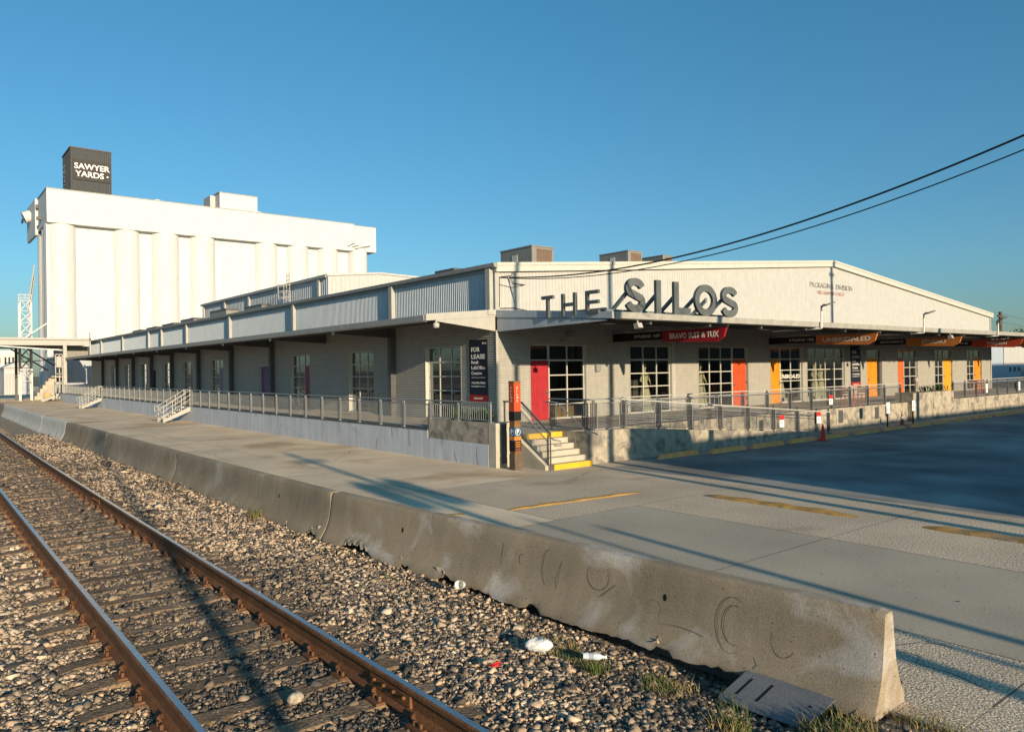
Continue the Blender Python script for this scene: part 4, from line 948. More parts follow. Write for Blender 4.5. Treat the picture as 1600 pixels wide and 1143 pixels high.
for i, (ya, yb, zt) in enumerate([(82.6, 87.5, 7.3), (77, 81.6, 7.32), (71.2, 75.7, 7.34), (65.4, 69.6, 7.42), (57.5, 61.4, 7.62), (50.4, 53.7, 7.42), (27.6, 29.1, 7.27)]):
    x0 = 19; x1 = 19.9; zr = roofz(x0)
    o9 = ['farthest', 'second farthest', 'third farthest', 'fourth farthest', 'tall beige', 'low dark', 'smallest and nearest'][i]
    t = thing('roof_condenser', (19.4, (ya+yb)/2, zr), f'{o9} low roof unit with dark top along the eave of the warehouse', 'air conditioner', 'low units along the warehouse eave')
    ym = (ya+yb)/2; hl = min((yb-ya)/2, 1.9)
    boxo('casing', M_hv, t, x0, x1, ym-hl, ym+hl, zr-.05, zt-.16); boxo('fan_guard', M_steel, t, x0-.01, x1+.01, ym-hl-.01, ym+hl+.01, zt-.159, zt)
# raised roof section behind
c = thing('raised_roof_section', (24, 55, 7), 'long raised roof building with grey ribbed wall behind the warehouse eave', 'building')
XR, ya, yb = 20.0, 42.3, 66.5
RP = lambda a, d, z: (XR-d, a, z)
b = MB(); vribs(b, RP, ya, yb, lambda y: 6.4, lambda y: 8.5, .3, .03); b.build('side_cladding', M_bluish, c)
b = MB(); vribs(b, lambda a, d, z: (a, ya-d, z), XR, 27.2, lambda x: 6.5, lambda x: lerp(x, [20, 23.45, 27.2], [8.55, 8.85, 8.75]), .3, .03); b.build('gable_cladding', M_gable, c)
b = MB(); b.prism([(XR-.12, ya-.1, 8.5), (XR-.12, ya-.1, 8.62), (23.45, ya-.1, 8.95), (27.4, ya-.1, 8.85), (27.4, ya-.1, 8.73), (23.45, ya-.1, 8.84)], (0, yb-ya+.2, 0)); b.build('roof', M_gable, c)
MB().box(XR-.2, XR-.035, ya, yb, 8.42, 8.56).build('eave_gutter', M_gutter, c)
boxo('end_wall', M_bluish, c, XR, 27.2, yb-.1, yb, 6.4, 8.6); boxo('end_wall', M_bluish, c, 27.2, 27.3, ya, yb, 6.4, 8.6)
for y in (43.4, 55.3, 60.6, 65.9): MB().box(XR-.16, XR-.035, y-.14, y+.14, 6.4, 8.4).build('outer_post', M_trim, c)
t = thing('roof_ladder', (XR-.3, 47.6, 6.7), 'pale caged ladder on the raised roof wall', 'ladder')
b = MB()
for y in (47.4, 47.9): b.box(XR-.3, XR-.26, y-.02, y+.02, 6.6, 9.3)
b.build('stile', M_trim, t); b = MB()
for z in np.arange(6.8, 9.2, .28): b.box(XR-.29, XR-.27, 47.42, 47.88, z-.015, z+.015)
b.build('rungs', M_trim, t); b = MB()
for z in (7.6, 8.0, 8.4): b.tube([(XR-.28, 47.2, z), (XR-.75, 47.2, z), (XR-.95, 47.65, z), (XR-.75, 48.1, z), (XR-.28, 48.1, z)], .025, 4)
for y, x in ((47.2, XR-.75), (48.1, XR-.75), (47.65, XR-.95)): b.tube([(x, y, 7.5), (x, y, 8.5)], .022, 4)
b.build('cage', M_trim, t)
# ------------------------------------------------------------------ silo building
S = thing('silo_building', (36, 120, 0), 'tall white grain silo building with round tanks and a flat headhouse', 'building')
YS = 110.0
# circular tanks (ribbed)
def tank(cx, cy, r, z1):
    b = MB(); n = 40; prof = []
    z = 0.
    while z < z1: prof += [(r, z), (r+.025, z+.25)]; z += .5
    prof.append((r, z1)); b.lathe((cx, cy, 0), prof, n); return b.build('silo_tank', M_silo, S)
for xa, xb in ((14.5, 17.75), (22.1, 25.3), (26.75, 30.3), (31.7, 35.2), (40.9, 44.3), (45.8, 49.3), (50.7, 54.2)):
    tank((xa+xb)/2, YS+1.85, (xb-xa)/2*1.1, 22)
tank(57.65, YS+1.45, 1.72, 22.6)
b = MB(); vribs(b, lambda a, d, z: (a, YS+1.05-d, z), 15, 58, lambda x: 0, lambda x: 22, .8, .02); b.build('wall_infill', M_silo, S)
for cy in (YS+5.2, YS+8.8): tank(16.2, cy, 1.7, 21.6)
boxo('side_infill', M_silo, S, 16.2, 57.8, YS+2.5, YS+9.5, 0, 22)
boxo('corner_pier', M_silo, S, 14.4, 14.75, YS+.7, YS+3.2, 0, 21.9)
# headhouse
hh = MB()
HP = lambda a, d, z: (a, YS-d, z)
vribs(hh, HP, 14.4, 56.6, lambda x: 23.05, lambda x: 26.15, .5, .02); hh.build('headhouse_cladding', M_silo, S)
boxo('headhouse_band', M_silo, S, 14.42, 56.6, YS-.02, YS+9.9, 21.92, 23.04)
boxo('headhouse_core', M_silo, S, 14.43, 56.55, YS+.04, YS+9.9, 23.041, 26.1)
boxo('parapet_cap', M_gutter, S, 14.35, 56.62, YS-.06, YS+10, 26.151, 26.25)
boxo('headhouse_end', M_silo, S, 56.62, 60.45, YS-.05, YS+8, 21.95, 25.95)
boxo('parapet_cap', M_gutter, S, 56.6, 60.5, YS-.1, YS+8.1, 25.951, 26.03)
boxo('headhouse_side_low', M_silo, S, 14.1, 14.425, YS+7.8, YS+16, 21.4, 26.2)
boxo('penthouse', M_silo, S, 35.6, 41.0, YS+.0-.03, YS+5, 26.26, 28.42); boxo('penthouse_cap', M_gutter, S, 35.5, 41.1, YS-.1, YS+5.1, 28.421, 28.52)
boxo('penthouse_side', M_gable, S, 34.9, 35.599, YS+2, YS+5, 26.26, 28.3)
for x in (27.8, 41.9): MB().lathe((x, YS+2, 26.2), [(.55, 0), (.55, .45), (.3, .55)], 14).build('roof_vent', M_silo, S)
hd = MB(); hd.tube([(14.2, YS+12.4, 24.7), (13.3, YS+12.4, 24.3)], [.8, .8], 10); hd.build('intake_hood', M_silo, S)
boxo('hood_mouth', M_black, S, 13.1, 13.25, YS+11.8, YS+13.0, 23.6, 24.1)
boxo('hoist_beam', M_steel, S, 13.9, 14.42, YS+4.5, YS+5.1, 22.9, 23.3); boxo('side_door', M_steel, S, 14.1, 14.44, YS+7.0, YS+7.4, 24.8, 25.3)
eq = MB()
for k in range(3): eq.tube([(55.3+k*.9, YS-.12, 22.5), (56.5+k*.7, YS-.25, 23.1-k*.3)], .06, 5)
eq.tube([(56.6, YS-.3, 22.2), (59.3, YS-.3, 22.9)], .06, 5); eq.build('top_pipes', M_steel, S)
# sign tower on the roof
T = thing('sign_tower', (19.4, YS+4, 26.25), 'dark grey ribbed roof tower with SAWYER YARDS lettering', 'sign tower')
b = MB(); P_ = lambda a, d, z: (a, YS+1.0-d, z); vribs(b, P_, 17.25, 21.95, lambda x: 26.25, lambda x: 31.95, .22, .03); b.build('front_cladding', M_tower, T)
b = MB(); vribs(b, lambda a, d, z: (17.25-d, a, z), YS+1.0, YS+7, lambda x: 26.25, lambda x: 31.95, .22, .03); b.build('side_cladding', M_tower, T)
boxo('core', M_tower, T, 17.28, 21.9, YS+1.04, YS+7, 26.25, 31.9); boxo('cap', M_steel, T, 17.15, 22.0, YS+.9, YS+7.1, 31.951, 32.1)
boxo('sign_board', M_sboard, T, 17.5, 21.85, YS+.86, YS+.965, 27.9, 30.55)
text('lettering', 'SAWYER', (17.62, YS+.855, 29.3), (1, 0, 0), (0, 0, 1), M_white, T, h=.74, wid=4.1, depth=.03, bold=.02)
text('lettering', 'YARDS', (17.72, YS+.855, 28.32), (1, 0, 0), (0, 0, 1), M_white, T, h=.74, wid=3.3, depth=.03, bold=.02)
MB().lathe((21.45, YS+.85, 28.55), [(.11, 0), (.11, .2)], 10).build('dot', M_white, T)
text('lettering', 'YARDS', (17.2, YS+5, 27.6), (0, 0, 1), (0, 1, 0), mat('tower_grey_print', (.3, .3, .3), .7), T, h=1.2, wid=3.0, depth=.02)
# lattice tower + annex
A = thing('lattice_tower', (11, 100, 0), 'white steel lattice tower left of the silos', 'tower')
b = MB(); xa, xb, ya, yb = 10.42, 11.5, 100., 101.1
for x in (xa, xb):
    for y in (ya, yb): b.box(x-.07, x+.07, y-.07, y+.07, 0, 11.0)
b.build('leg', M_silo, A)
b = MB()
for z in np.arange(2.2, 11, 1.3):
    b.tube([(xa, ya, z), (xb, ya, z+1.3)], .05, 4); b.tube([(xb, ya, z), (xa, ya, z+1.3)], .05, 4); b.tube([(xa, ya, z), (xb, ya, z)], .05, 4); b.tube([(xa, yb, z), (xb, yb, z+1.3)], .05, 4); b.tube([(xa, ya, z), (xa, yb, z+1.3)], .05, 4); b.tube([(xb, ya, z), (xb, yb, z+1.3)], .05, 4)
b.build('brace', M_silo, A)
for z in (11.2, 11.5, 11.85):
    for y in (ya, yb): MB().tube([(xa-.1, y, z), (xb, y, z)], .035, 4).build('guard_rail', M_silo, A)
for x in (xa-.1, xa+.5, xb): MB().tube([(x, ya, 11), (x, ya, 11.85)], .035, 4).build('guard_post', M_silo, A)
MB().tube([(10.8, 99.5, 7.0), (14.4, 99.5, 9.8)], .1, 4).build('strut', M_silo, A); MB().tube([(13.6, 99.5, 8.3), (14.35, 99.5, 9.7)], .05, 4).build('strut', M_silo, A)
MB().tube([(12.6, 113, 11), (14.1, 119, 17.5)], .12, 4).build('conveyor_strut', M_gable, A); MB().tube([(12.6, 113, 9.5), (14.1, 119, 16)], .12, 4).build('conveyor_strut', M_gable, A)
X = thing('dock_annex', (12, 92, 0), 'pale steel canopy annex at the far end of the dock under the silos', 'canopy')
YA = 90.0
boxo('roof_edge', M_trim, X, 2, 15.7, YA-.1, 104, 6.42, 6.62)
boxo('fascia_beam', M_trim, X, 2, 15.45, YA, YA+.25, 5.86, 6.38)
boxo('soffit', M_soffit, X, 2, 15.4, YA+.3, 103, 5.9, 5.98)
MB().hexa([(2, YA-.25, 6.1), (13.0, YA-.25, 5.3), (13.0, YA-.1, 5.3), (2, YA-.1, 6.1), (2, YA-.25, 6.22), (13.0, YA-.25, 5.42), (13.0, YA-.1, 5.42), (2, YA-.1, 6.22)]).build('tie_beam', M_silo, X)
boxo('post', M_trim, X, 13.1, 13.42, YA-.05, YA+.25, 0, 5.85); boxo('post', M_galv, X, 15.5, 15.62, YA-.1, YA+.1, 4.6, 7.3)
boxo('post', M_steel, X, 10.2, 10.45, 103, 103.3, 0, 5.9)
b = MB(); b.tube([(9.6, 101, 5.8), (13.4, 101, 3.2)], .1, 4); b.tube([(11.2, 101, 5.8), (14.8, 101, 3.2)], .1, 4); b.tube([(9, 101, 4.2), (15, 101, 4.7)], .06, 4); b.build('brace', M_steel, X)
boxo('back_wall', M_bluish, X, 14.2, 22, 104.2, 104.4, 0, 5.9)
boxo('machine_room', M_hv, X, 13.6, 16.0, 92.2, 96, 4.62, 5.85)
b = MB()
for z in (1.9, 2.9, 3.9, 4.9): b.box(12.35, 13.05, YA-.04, YA+.04, z, z+.08)
for x in (12.4, 12.75, 13.02): b.box(x-.04, x+.04, YA-.04, YA+.04, 1.0, 5.0)
b.build('pipe_cage', M_trim, X); boxo('control_box', M_trim, X, 12.45, 12.9, YA-.3, YA-.05, 3.6, 4.7)
# distant left things
t = thing('steel_shed', (15.5, 140, 0), 'small grey ribbed shed with side shade put into its blue colour beyond the dock', 'shed')
b = MB(); vribs(b, lambda a, d, z: (a, 135-d, z), 12.0, 14.1, lambda x: 0, lambda x: 4.0, .4, .06); b.build('front_wall', M_gable, t); boxo('core', M_bluish, t, 12.05, 15.6, 135.1, 142, 0, 4.0)  # core in the bluish copy, shade of the side put into its colour
MB().prism([(11.8, 134.8, 4.0), (15.8, 134.8, 4.0), (13.8, 134.8, 5.0)], (0, 7.5, 0)).build('roof', M_roof, t)
for k in range(5): MB().box(12.2+k*.4, 12.4+k*.4, 134.9, 134.93, 3.1, 3.6).build('vent', M_silo, t)
t = thing('white_depot', (8, 175, 0), 'bright white low building at the far left edge of the photo', 'building')
boxo('wall', M_silo, t, -12, 17, 170, 190, 0, 6.5); boxo('parapet', M_silo, t, -12.2, 17.2, 169.8, 190.2, 6.501, 7.6)
for k in range(3): MB().box(15.2+.6*k, 15.5+.6*k, 169.9, 169.99, 4.9, 6.3).build('window', M_black, t)
boxo('yellow_panel', M_ylw, t, 13.4, 14.6, 169.7, 169.9, 5.2, 6.2); boxo('panel_edge', M_steel, t, 14.0, 14.5, 169.6, 169.7, 5.3, 6.1)
t = thing('concrete_stair', (13.2, 100, 0), 'pale concrete stair block under the far annex canopy', 'stair')
for k in range(6): MB().box(12.0+k*.28, 14.2, 104-.5*0-1.5, 104, k*.42, (k+1)*.42+.0).build('step', M_step, t)
boxo('landing', M_step, t, 13.69, 15.5, 102.4, 104, 2.53, 2.7)
t = thing('yellow_compressor', (13.2, 106, 0), 'small yellow machine on the ground beside the far steel stair', 'machine')
boxo('body', M_ylw, t, 12.35, 13.0, 97.5, 98.3, .18, .75); boxo('cap', M_ylw, t, 12.45, 12.85, 97.6, 98.1, .751, .9)
for dx in (12.5, 12.9): MB().tube([(dx, 97.45, .17), (dx, 97.55, .17)], .17, 10).build('wheel', M_black, t)
# right side background
t = thing('box_trailer', (80, 26, 0), 'box trailer building with shade put into its blue grey colour beyond the right end of the warehouse', 'trailer')
boxo('body', mat('trailer_shade_paint', (.36, .42, .48), .5, var=.05, streak=.1), t, 66.5, 92, 26, 29, .9, 4.3)  # white body in shade: the blue grey shade is put into its colour
boxo('painted_sun_patch', M_gable, t, 78.5, 84.5, 25.93, 25.99, 2.6, 4.2)  # paler sheet for the sunlit part, sunlight put into its colour
for k in range(3): boxo('vent', M_steel, t, 80.0+k*1.1, 80.3+k*1.1, 25.92, 25.99, 1.9, 2.3)
boxo('chassis', M_steel, t, 66.5, 92, 26.1, 28.9, .5, .899)
for k in range(4): MB().tube([(70+k*6, 25.95, .45), (70+k*6, 26.3, .45)], .45, 12).build('wheel', M_black, t)
t = thing('slat_fence', (84, 23, 0), 'dark blue grey slatted fence beyond the dock at the right edge', 'fence')
for k in range(26): MB().box(73.6+k*.72, 73.6+k*.72+.5, 23, 23.05, ZF+.3, 2.0).build('slat', mat('fence_navy', (.05, .07, .10), .5), t)
for z in (1.1, 2.0): boxo('rail', M_bluish, t, 73.5, 92.5, 22.95, 22.99, z, z+.09)
for k in range(7): boxo('fence_post', M_bluish, t, 73.5+k*3.1, 73.6+k*3.1, 22.9, 23.1, 0, 2.15)
t = thing('distant_utility_pole', (120, 40, 0), 'dark utility pole behind the right end of the gable', 'utility pole')
MB().tube([(119.8, 40, 0), (120, 40, 9.8)], [.3, .22], 8).build('pole_shaft', M_pole, t); boxo('crossarm', M_pole, t, 118.9, 121.1, 39.9, 40.1, 9.1, 9.3); boxo('transformer', M_steel, t, 119.0, 119.5, 39.7, 40.2, 7.9, 8.5)
for z, lab in ((9.55, 'thin distant cable at the top of the dark pole behind the gable'), (8.4, 'thin distant cable on the middle of the dark pole behind the gable')):
    o = MB().tube([(95, 40, z+.3), (108, 40, z-.1), (120, 40, z), (145, 43, z-.4), (180, 47, z)], .018, 4).build('distant_cable', M_wire); tag(o, lab, 'cable', 'distant cables')
def tree(x, y, h, r, label, n=1600):
    t = thing('tree', (x, y, 0), label, 'tree', 'trees behind the warehouse')
    b = MB(); b.tube([(x, y, -.3), (x+.1, y, h*.3), (x+.2, y+.1, h*.6)], [r*.09, r*.07, r*.03], 8)
    for k in range(7):
        a = k*.9; b.tube([(x, y, h*(.28+.04*k)), (x+r*.6*math.cos(a), y+r*.6*math.sin(a), h*(.5+.05*k))], [r*.04, r*.015], 5)
    b.build('trunk', M_pole, t)
    b = MB(); cl = [(random.gauss(0, .5)*r, random.gauss(0, .5)*r, h*(.62+random.gauss(0, .13)), r*random.uniform(.25, .5)) for _ in range(16)]
    for k in range(n):
        c = random.choice(cl); d = Vector((random.gauss(0, 1), random.gauss(0, 1), random.gauss(0, .8))).normalized()*c[3]*random.uniform(.6, 1.05)
        p = Vector((x+c[0], y+c[1], min(c[2], h-.2)))+d; s = r*.05*random.uniform(.6, 1.4)
        u_ = Vector((random.gauss(0, 1), random.gauss(0, 1), random.gauss(0, 1))).normalized(); v_ = u_.cross(Vector((random.random(), random.random(), random.random()))).normalized()
        b.add([p-u_*s, p+v_*s*.6, p+u_*s, p-v_*s*.6], [(0, 1, 2, 3)])
    b.build('crown', M_leaf, t)
for x, y, h, r, l in ((122, 38.5, 7.0, 2.2, 'small dark tree right of the distant pole'), (128, 40, 8.6, 3.2, 'rounded dark tree at the right edge behind the canopy'), (134, 42, 7.8, 3, 'dark tree beyond the rounded tree at the right edge'), (140, 37, 7.5, 3, 'dark low tree farthest right behind the canopy')): tree(x, y, h, r, l)
for x, y, h, r, l in ((-14, 60, 8, 3.5, 'leafy tree across the tracks, outside the frame, nearer'), (-16, 80, 9, 4, 'leafy tree across the tracks, outside the frame, farther')): tree(x, y, h, r, l, 900)
# ------------------------------------------------------------------ overhead cables
def ray(u, v):
    return Vector(CM @ np.array([u-800, -(v-571.5), -FPX]))
def cable(P, end_px, yend, sag, r, label):
    d = ray(*end_px); Q = Vector((0, 0, H))+d*(yend/d.y); P = Vector(P)
    pts = [P.lerp(Q, t)-Vector((0, 0, sag*4*t*(1-t))) for t in np.linspace(0, 1, 40)]
    o = MB().tube(pts, r, 6).build('overhead_cable', M_wire); tag(o, label, 'cable', 'overhead cables over the parking lot'); return Q
q1 = cable((16.75, YF-.1, 6.02), (1700, 167), 4.0, .80, .022, 'thick black overhead cable, upper one of two, reaching the white gable')
q2 = cable((16.8, YF-.1, 5.99), (1700, 192), 4.0, .80, .014, 'thin black overhead cable, lower one of two, reaching the white gable')
b = MB(); b.tube([(16.35, YF-.06, 6.0), (16.75, YF-.1, 6.02)], .015, 5); b.tube([(16.75, YF-.1, 6.01), (16.95, YF-.08, 5.82), (17.5, YF-.06, 5.8)], .013, 5); b.tube([(16.34, YF-.06, 6.02), (16.33, YF-.06, 4.95)], .012, 5); b.tube([(16.34, YF-.06, 5.75), (16.9, YF-.06, 5.68), (17.5, YF-.06, 5.8)], .008, 5)
b.tube([(16.36, YF-.07, 4.92), (17, YF-.07, 4.95), (17.6, YF-.07, 4.88), (18.3, YF-.07, 4.9)], .012, 5); b.tube([(16.4, YF-.06, 6.02), (16.9, YF-.06, 6.1), (16.93, YF-.06, 6.2)], .01, 5)
tag(b.build('service_wiring', M_wire), 'loose thin black wiring fixed to the left end of the white gable', 'wiring')
# ------------------------------------------------------------------ barriers
PROF = [(-.30, 0), (-.30, .07), (-.245, .14), (-.18, .26), (-.14, .38), (-.105, .6), (-.085, .77), (-.062, .81), (.062, .81), (.085, .77), (.105, .6), (.14, .38), (.18, .26), (.245, .14), (.30, .07), (.30, 0)]
def xl(z): return lerp(z, [0, .07, .14, .26, .38, .6, .77, .81], [-.30, -.30, -.245, -.18, -.14, -.105, -.085, -.062])
NOTCH = [(10.65, .5, .2), (9.3, .12, .1), (8.35, .2, .13), (7.7, .3, .06), (6.75, .12, .12), (4.9, .12, .09), (5.4, .3, .03), (4.2, .35, .05), (14.5, .3, .1), (12.1, .25, .17), (15.6, .15, .12), (16.6, .3, .09), (17.5, .25, .1), (13.2, .15, .1), (19.6, .15, .12), (22.5, .3, .08), (25.3, .2, .1), (27.6, .15, .08), (31, .2, .08), (34.5, .25, .08)]
def barrier(i, label, m):
    (xa, ya), (xb, yb) = BJ[i], BJ[i+1]; g_ = .02; L_ = math.hypot(xb-xa, yb-ya); u = Vector(((xb-xa)/L_, (yb-ya)/L_, 0)); n = Vector((u.y, -u.x, 0))
    t = thing('concrete_barrier', ((xa+xb)/2, (ya+yb)/2, 0), label, 'barrier', 'concrete barriers along the track')
    k = max(20, int(L_/(.07 if i < 2 else .2))); b = MB(); vs = []; rj = random.uniform(-.012, .012); ns = len(PROF)
    for j in range(k+1):
        d = g_+(L_-2*g_)*j/k; y = ya+u.y*d; base = Vector((xa, ya, 0))+u*d; e = min(1., min(d-g_, L_-g_-d)/.03)
        zr = 0.
        for (yc, wd, hh_) in NOTCH: zr = max(zr, hh_*max(0, 1-abs((y-yc)/wd)**3)*(.75+.25*math.sin(y*37)))
        jit = (.022 if i < 2 else .01)*abs(math.sin(y*23.7)*math.sin(y*9.1+i))*random.uniform(.3, 1.2)
        for q, (px, pz) in enumerate(PROF):
            z = pz; x = px
            if q == 0: z = zr*.9+jit; x = px+zr*.25
            elif q <= 3 and z < zr*1.05+.02: z = zr+.012*q+jit; x = lerp(z, [0, .07, .14, .26, .38], [-.30, -.30, -.245, -.18, -.14])+.004
            if e < .99: x *= (.955 if q not in (7, 8) else .9); z = z-(.012 if pz > .7 else 0)
            x += .003*math.sin(y*5.1+q)+(rj if pz > .6 else 0)
            vs.append(base+n*x+Vector((0, 0, z)))
    fs = [(j*ns+q, j*ns+q+1, (j+1)*ns+q+1, (j+1)*ns+q) for j in range(k) for q in range(ns-1)]
    b.add(vs, [f[::-1] for f in fs], 0, True)
    for j_ in range(len(fs)):
        if j_ % (ns-1) in (6, 7, 8): b.sm[j_] = False
    b.add([vs[j*ns] for j in range(k+1)]+[vs[j*ns+ns-1] for j in range(k+1)], [(j, j+1, k+2+j, k+1+j) for j in range(k)])
    b.add(vs[:ns], [tuple(range(ns))]); b.add(vs[-ns:], [tuple(range(ns))[::-1]])
    b.build('barrier_body', m, t)
    # chips of broken concrete around the notches
    c = MB()
    for (yc, wd, hh_) in NOTCH:
        if ya+.2 < yc < yb-.2 and hh_ > .07:
            for s in range(5 if i < 2 else 3):
                yy_ = yc+random.uniform(-wd, wd); d = (yy_-ya)/u.y; base = Vector((xa, ya, 0))+u*d; r = random.uniform(.02, .055); z = hh_+random.uniform(-.03, .03); ce = base+n*(xl(min(z, .3))+.02)+Vector((0, 0, z))
                pts = [ce+Vector((random.uniform(-r, r)*.7, random.uniform(-r, r)*1.6, random.uniform(-r, r))) for _ in range(6)]
                c.add(pts, [(0, 1, 2), (0, 2, 3), (0, 3, 4), (0, 4, 1), (5, 2, 1), (5, 3, 2), (5, 4, 3), (5, 1, 4)])
    if c.v: c.build('broken_edge', M_break, t)
    # lifting holes
    hb = MB()
    for q in (.24, .76):
        d = L_*q; base = Vector((xa, ya, 0))+u*d; z = .5; x = xl(z)-.002; P0 = base+n*x
        vs2 = []
        for a in range(10): an = 2*PI*a/10; vs2.append(P0+u*(.022*math.cos(an))+n*(xl(z+.035*math.sin(an))-xl(z)-.003)+Vector((0, 0, z+.035*math.sin(an))))
        hb.add(vs2, [tuple(range(10))])
    hb.build('lifting_hole', M_black, t)
    return t, Vector((xa, ya, 0)), u, n
def scribble(info, pts, wd, m):
    t, o, u, n = info; b = MB(); V = []
    def on(d, z): return o+u*d+n*(xl(z)-.0035)+Vector((0, 0, z))
    for i, (d, z) in enumerate(pts):
        a = pts[max(i-1, 0)]; c = pts[min(i+1, len(pts)-1)]; tx, tz = c[0]-a[0], c[1]-a[1]; L_ = math.hypot(tx, tz) or 1; w_ = wd*(.5+.5*math.sin(PI*(i+.6)/(len(pts)+.2)))
        V += [on(d-tz/L_*w_, z+tx/L_*w_), on(d+tz/L_*w_, z-tx/L_*w_)]
    b.add(V, [(2*i, 2*i+1, 2*i+3, 2*i+2) for i in range(len(pts)-1)]); b.build('graffiti_mark', m, t)
arc = lambda cx, cz, rx, rz, a0, a1, n=18: [(cx-rx*math.cos(a), cz+rz*math.sin(a)) for a in np.linspace(R(a0), R(a1), n)]
labs = ['nearest grey brown concrete barrier with pale broken end facing the lot', 'second concrete barrier with chipped foot, left of the dark joint', 'third grey brown concrete barrier along the track', 'fourth weathered concrete barrier, just before the white ones', 'short grey barrier next to the white painted barriers', 'nearer of the white painted concrete barriers', 'farther white painted concrete barrier', 'farthest brown barrier at the left edge of the photo']
info = [barrier(i, labs[i], [M_barp, M_barr, M_barr, M_barr, M_barw, M_barw, M_barw, M_barr][i]) for i in range(8)]
for a in (arc(1.35, .42, .17, .24, 60, 300), arc(1.33, .42, .12, .17, 70, 290), arc(2.25, .36, .09, .09, -40, 160), [(1.1, .2), (1.06, .15), (1.08, .12)], arc(3.0, .55, .16, .15, 150, 400), [(2.75, .5), (2.9, .38), (2.95, .34)], arc(3.75, .5, .1, .2, 80, 260), [(3.55, .6), (3.6, .3)], [(4.55, .66), (4.58, .4)], arc(4.2, .52, .05, .06, 60, 260), arc(1.9, .22, .3, .05, 30, 150), arc(.85, .4, .12, .14, 160, 330)):
    scribble(info[0], a, .0045, M_graf)
for k, a in enumerate((arc(5.3, .45, .1, .2, 60, 300), [(5.0, .25), (5.05, .6)], arc(4.75, .45, .13, .14, 0, 350), arc(4.4, .4, .1, .2, 40, 220), [(4.1, .3), (4.2, .65), (4.3, .3)], arc(5.7, .4, .12, .2, 100, 280))): scribble(info[1], a, .006, M_grafw)
for i, q in ((1, 3.0), (2, 6.2), (2, 2.), (3, 4), (1, 7.1)): scribble(info[i], [(q, .75), (q+.02, .5), (q-.01, .3)], .012, M_grafw)
# ------------------------------------------------------------------ railway track
TRK = thing('railway_track', (2.36, 12, 0), 'railway track with two rusty rails on weathered ties in pale ballast', 'railway track')
RP_ = [(-.020, .2), (.030, .2), (.037, .19), (.037, .16), (.014, .145), (.011, .045), (.03, .025), (.07, .012), (.07, 0), (-.07, 0), (-.07, .012), (-.03, .025), (-.011, .045), (-.014, .145), (-.037, .16), (-.037, .19)]
ry = list(np.arange(1, 30, .5))+list(np.arange(30, 140, 3.))
for off in (0, -1.51):
    b = MB(); vs = []; ns = len(RP_)
    for y in ry: vs += [(TR(y)+off+px, y, .10+pz) for px, pz in RP_]
    for j in range(len(ry)-1):
        for q in range(ns):
            b.add([vs[j*ns+q], vs[j*ns+(q+1) % ns], vs[(j+1)*ns+(q+1) % ns], vs[(j+1)*ns+q]], [(3, 2, 1, 0)], 1 if q == 0 else 0)
    b.build('rail', [M_rust, M_head], TRK)
def bar_joint(off, y):
    b = MB(); x = TR(y)+off
    for s in (-1, 1): b.box(min(x+s*.012, x+s*.035), max(x+s*.012, x+s*.035), y-.32, y+.32, .145, .24)
    for q in (-.24, -.08, .08, .24): b.tube([(x-.06, y+q, .208), (x+.06, y+q, .208)], .016, 6)
    b.build('joint_bar', M_rust, TRK)
bar_joint(0, 5.5); bar_joint(-1.51, 5.3); bar_joint(0, 17.8)
ty = [y for y in np.arange(2.385, 70, .645)]
tb = MB(); k = 12; vs = []
tie_meshes = []
for v in range(5):
    tb = MB(); vs = []; 
    for j in range(k+1):
        x = -1.33+2.66*j/k; wv = .115+.012*math.sin(j*1.7+v*2); zt = .006*math.sin(j*2.3+v)+.004*random.uniform(-1, 1)
        e = .03 if j in (0, k) else 0
        vs += [(x, -wv-.01, -.16), (x, -wv, -.02+zt), (x, -wv+.02, zt-e), (x, wv-.02, zt-e+.004*random.uniform(-1, 1)), (x, wv, -.02+zt), (x, wv+.01, -.16)]
    tb.add(vs, [(6*j+q, 6*j+q+1, 6*j+7+q, 6*j+6+q) for j in range(k) for q in range(5)]+[tuple(range(6))[::-1], tuple(range(6*k, 6*k+6))])
    me = tb.mesh('tie', M_tie, (0, 0, 0)); tie_meshes.append(me)
pm = MB(); pm.box(-.15, .15, -.09, .09, 0, .022)
for sx in (-.1, .1):
    pm.box(sx-.012, sx+.012, -.06, -.035, .022, .06); pm.box(sx-.012, sx+.012, .03, .055, .022, .055)
for sx in (-1, 1): pm.tube([(sx*.075, .07, .02), (sx*.085, .085, .06), (sx*.06, .12, .065), (sx*.04, .14, .03)], .017, 6)
pm = pm.mesh('tie_plate', M_plate, (0, 0, 0))
for i, y in enumerate(ty):
    xc = TR(y)-.755
    o = inst('tie', tie_meshes[i % 5], TRK, (xc+random.uniform(-.03, .03), y+random.uniform(-.03, .03), .078+random.uniform(-.008, .006)), random.uniform(-.02, .02))
    if y < 26:
        for off in (0, -1.51): inst('tie_plate', pm, o, (TR(y)+off, y, .083))
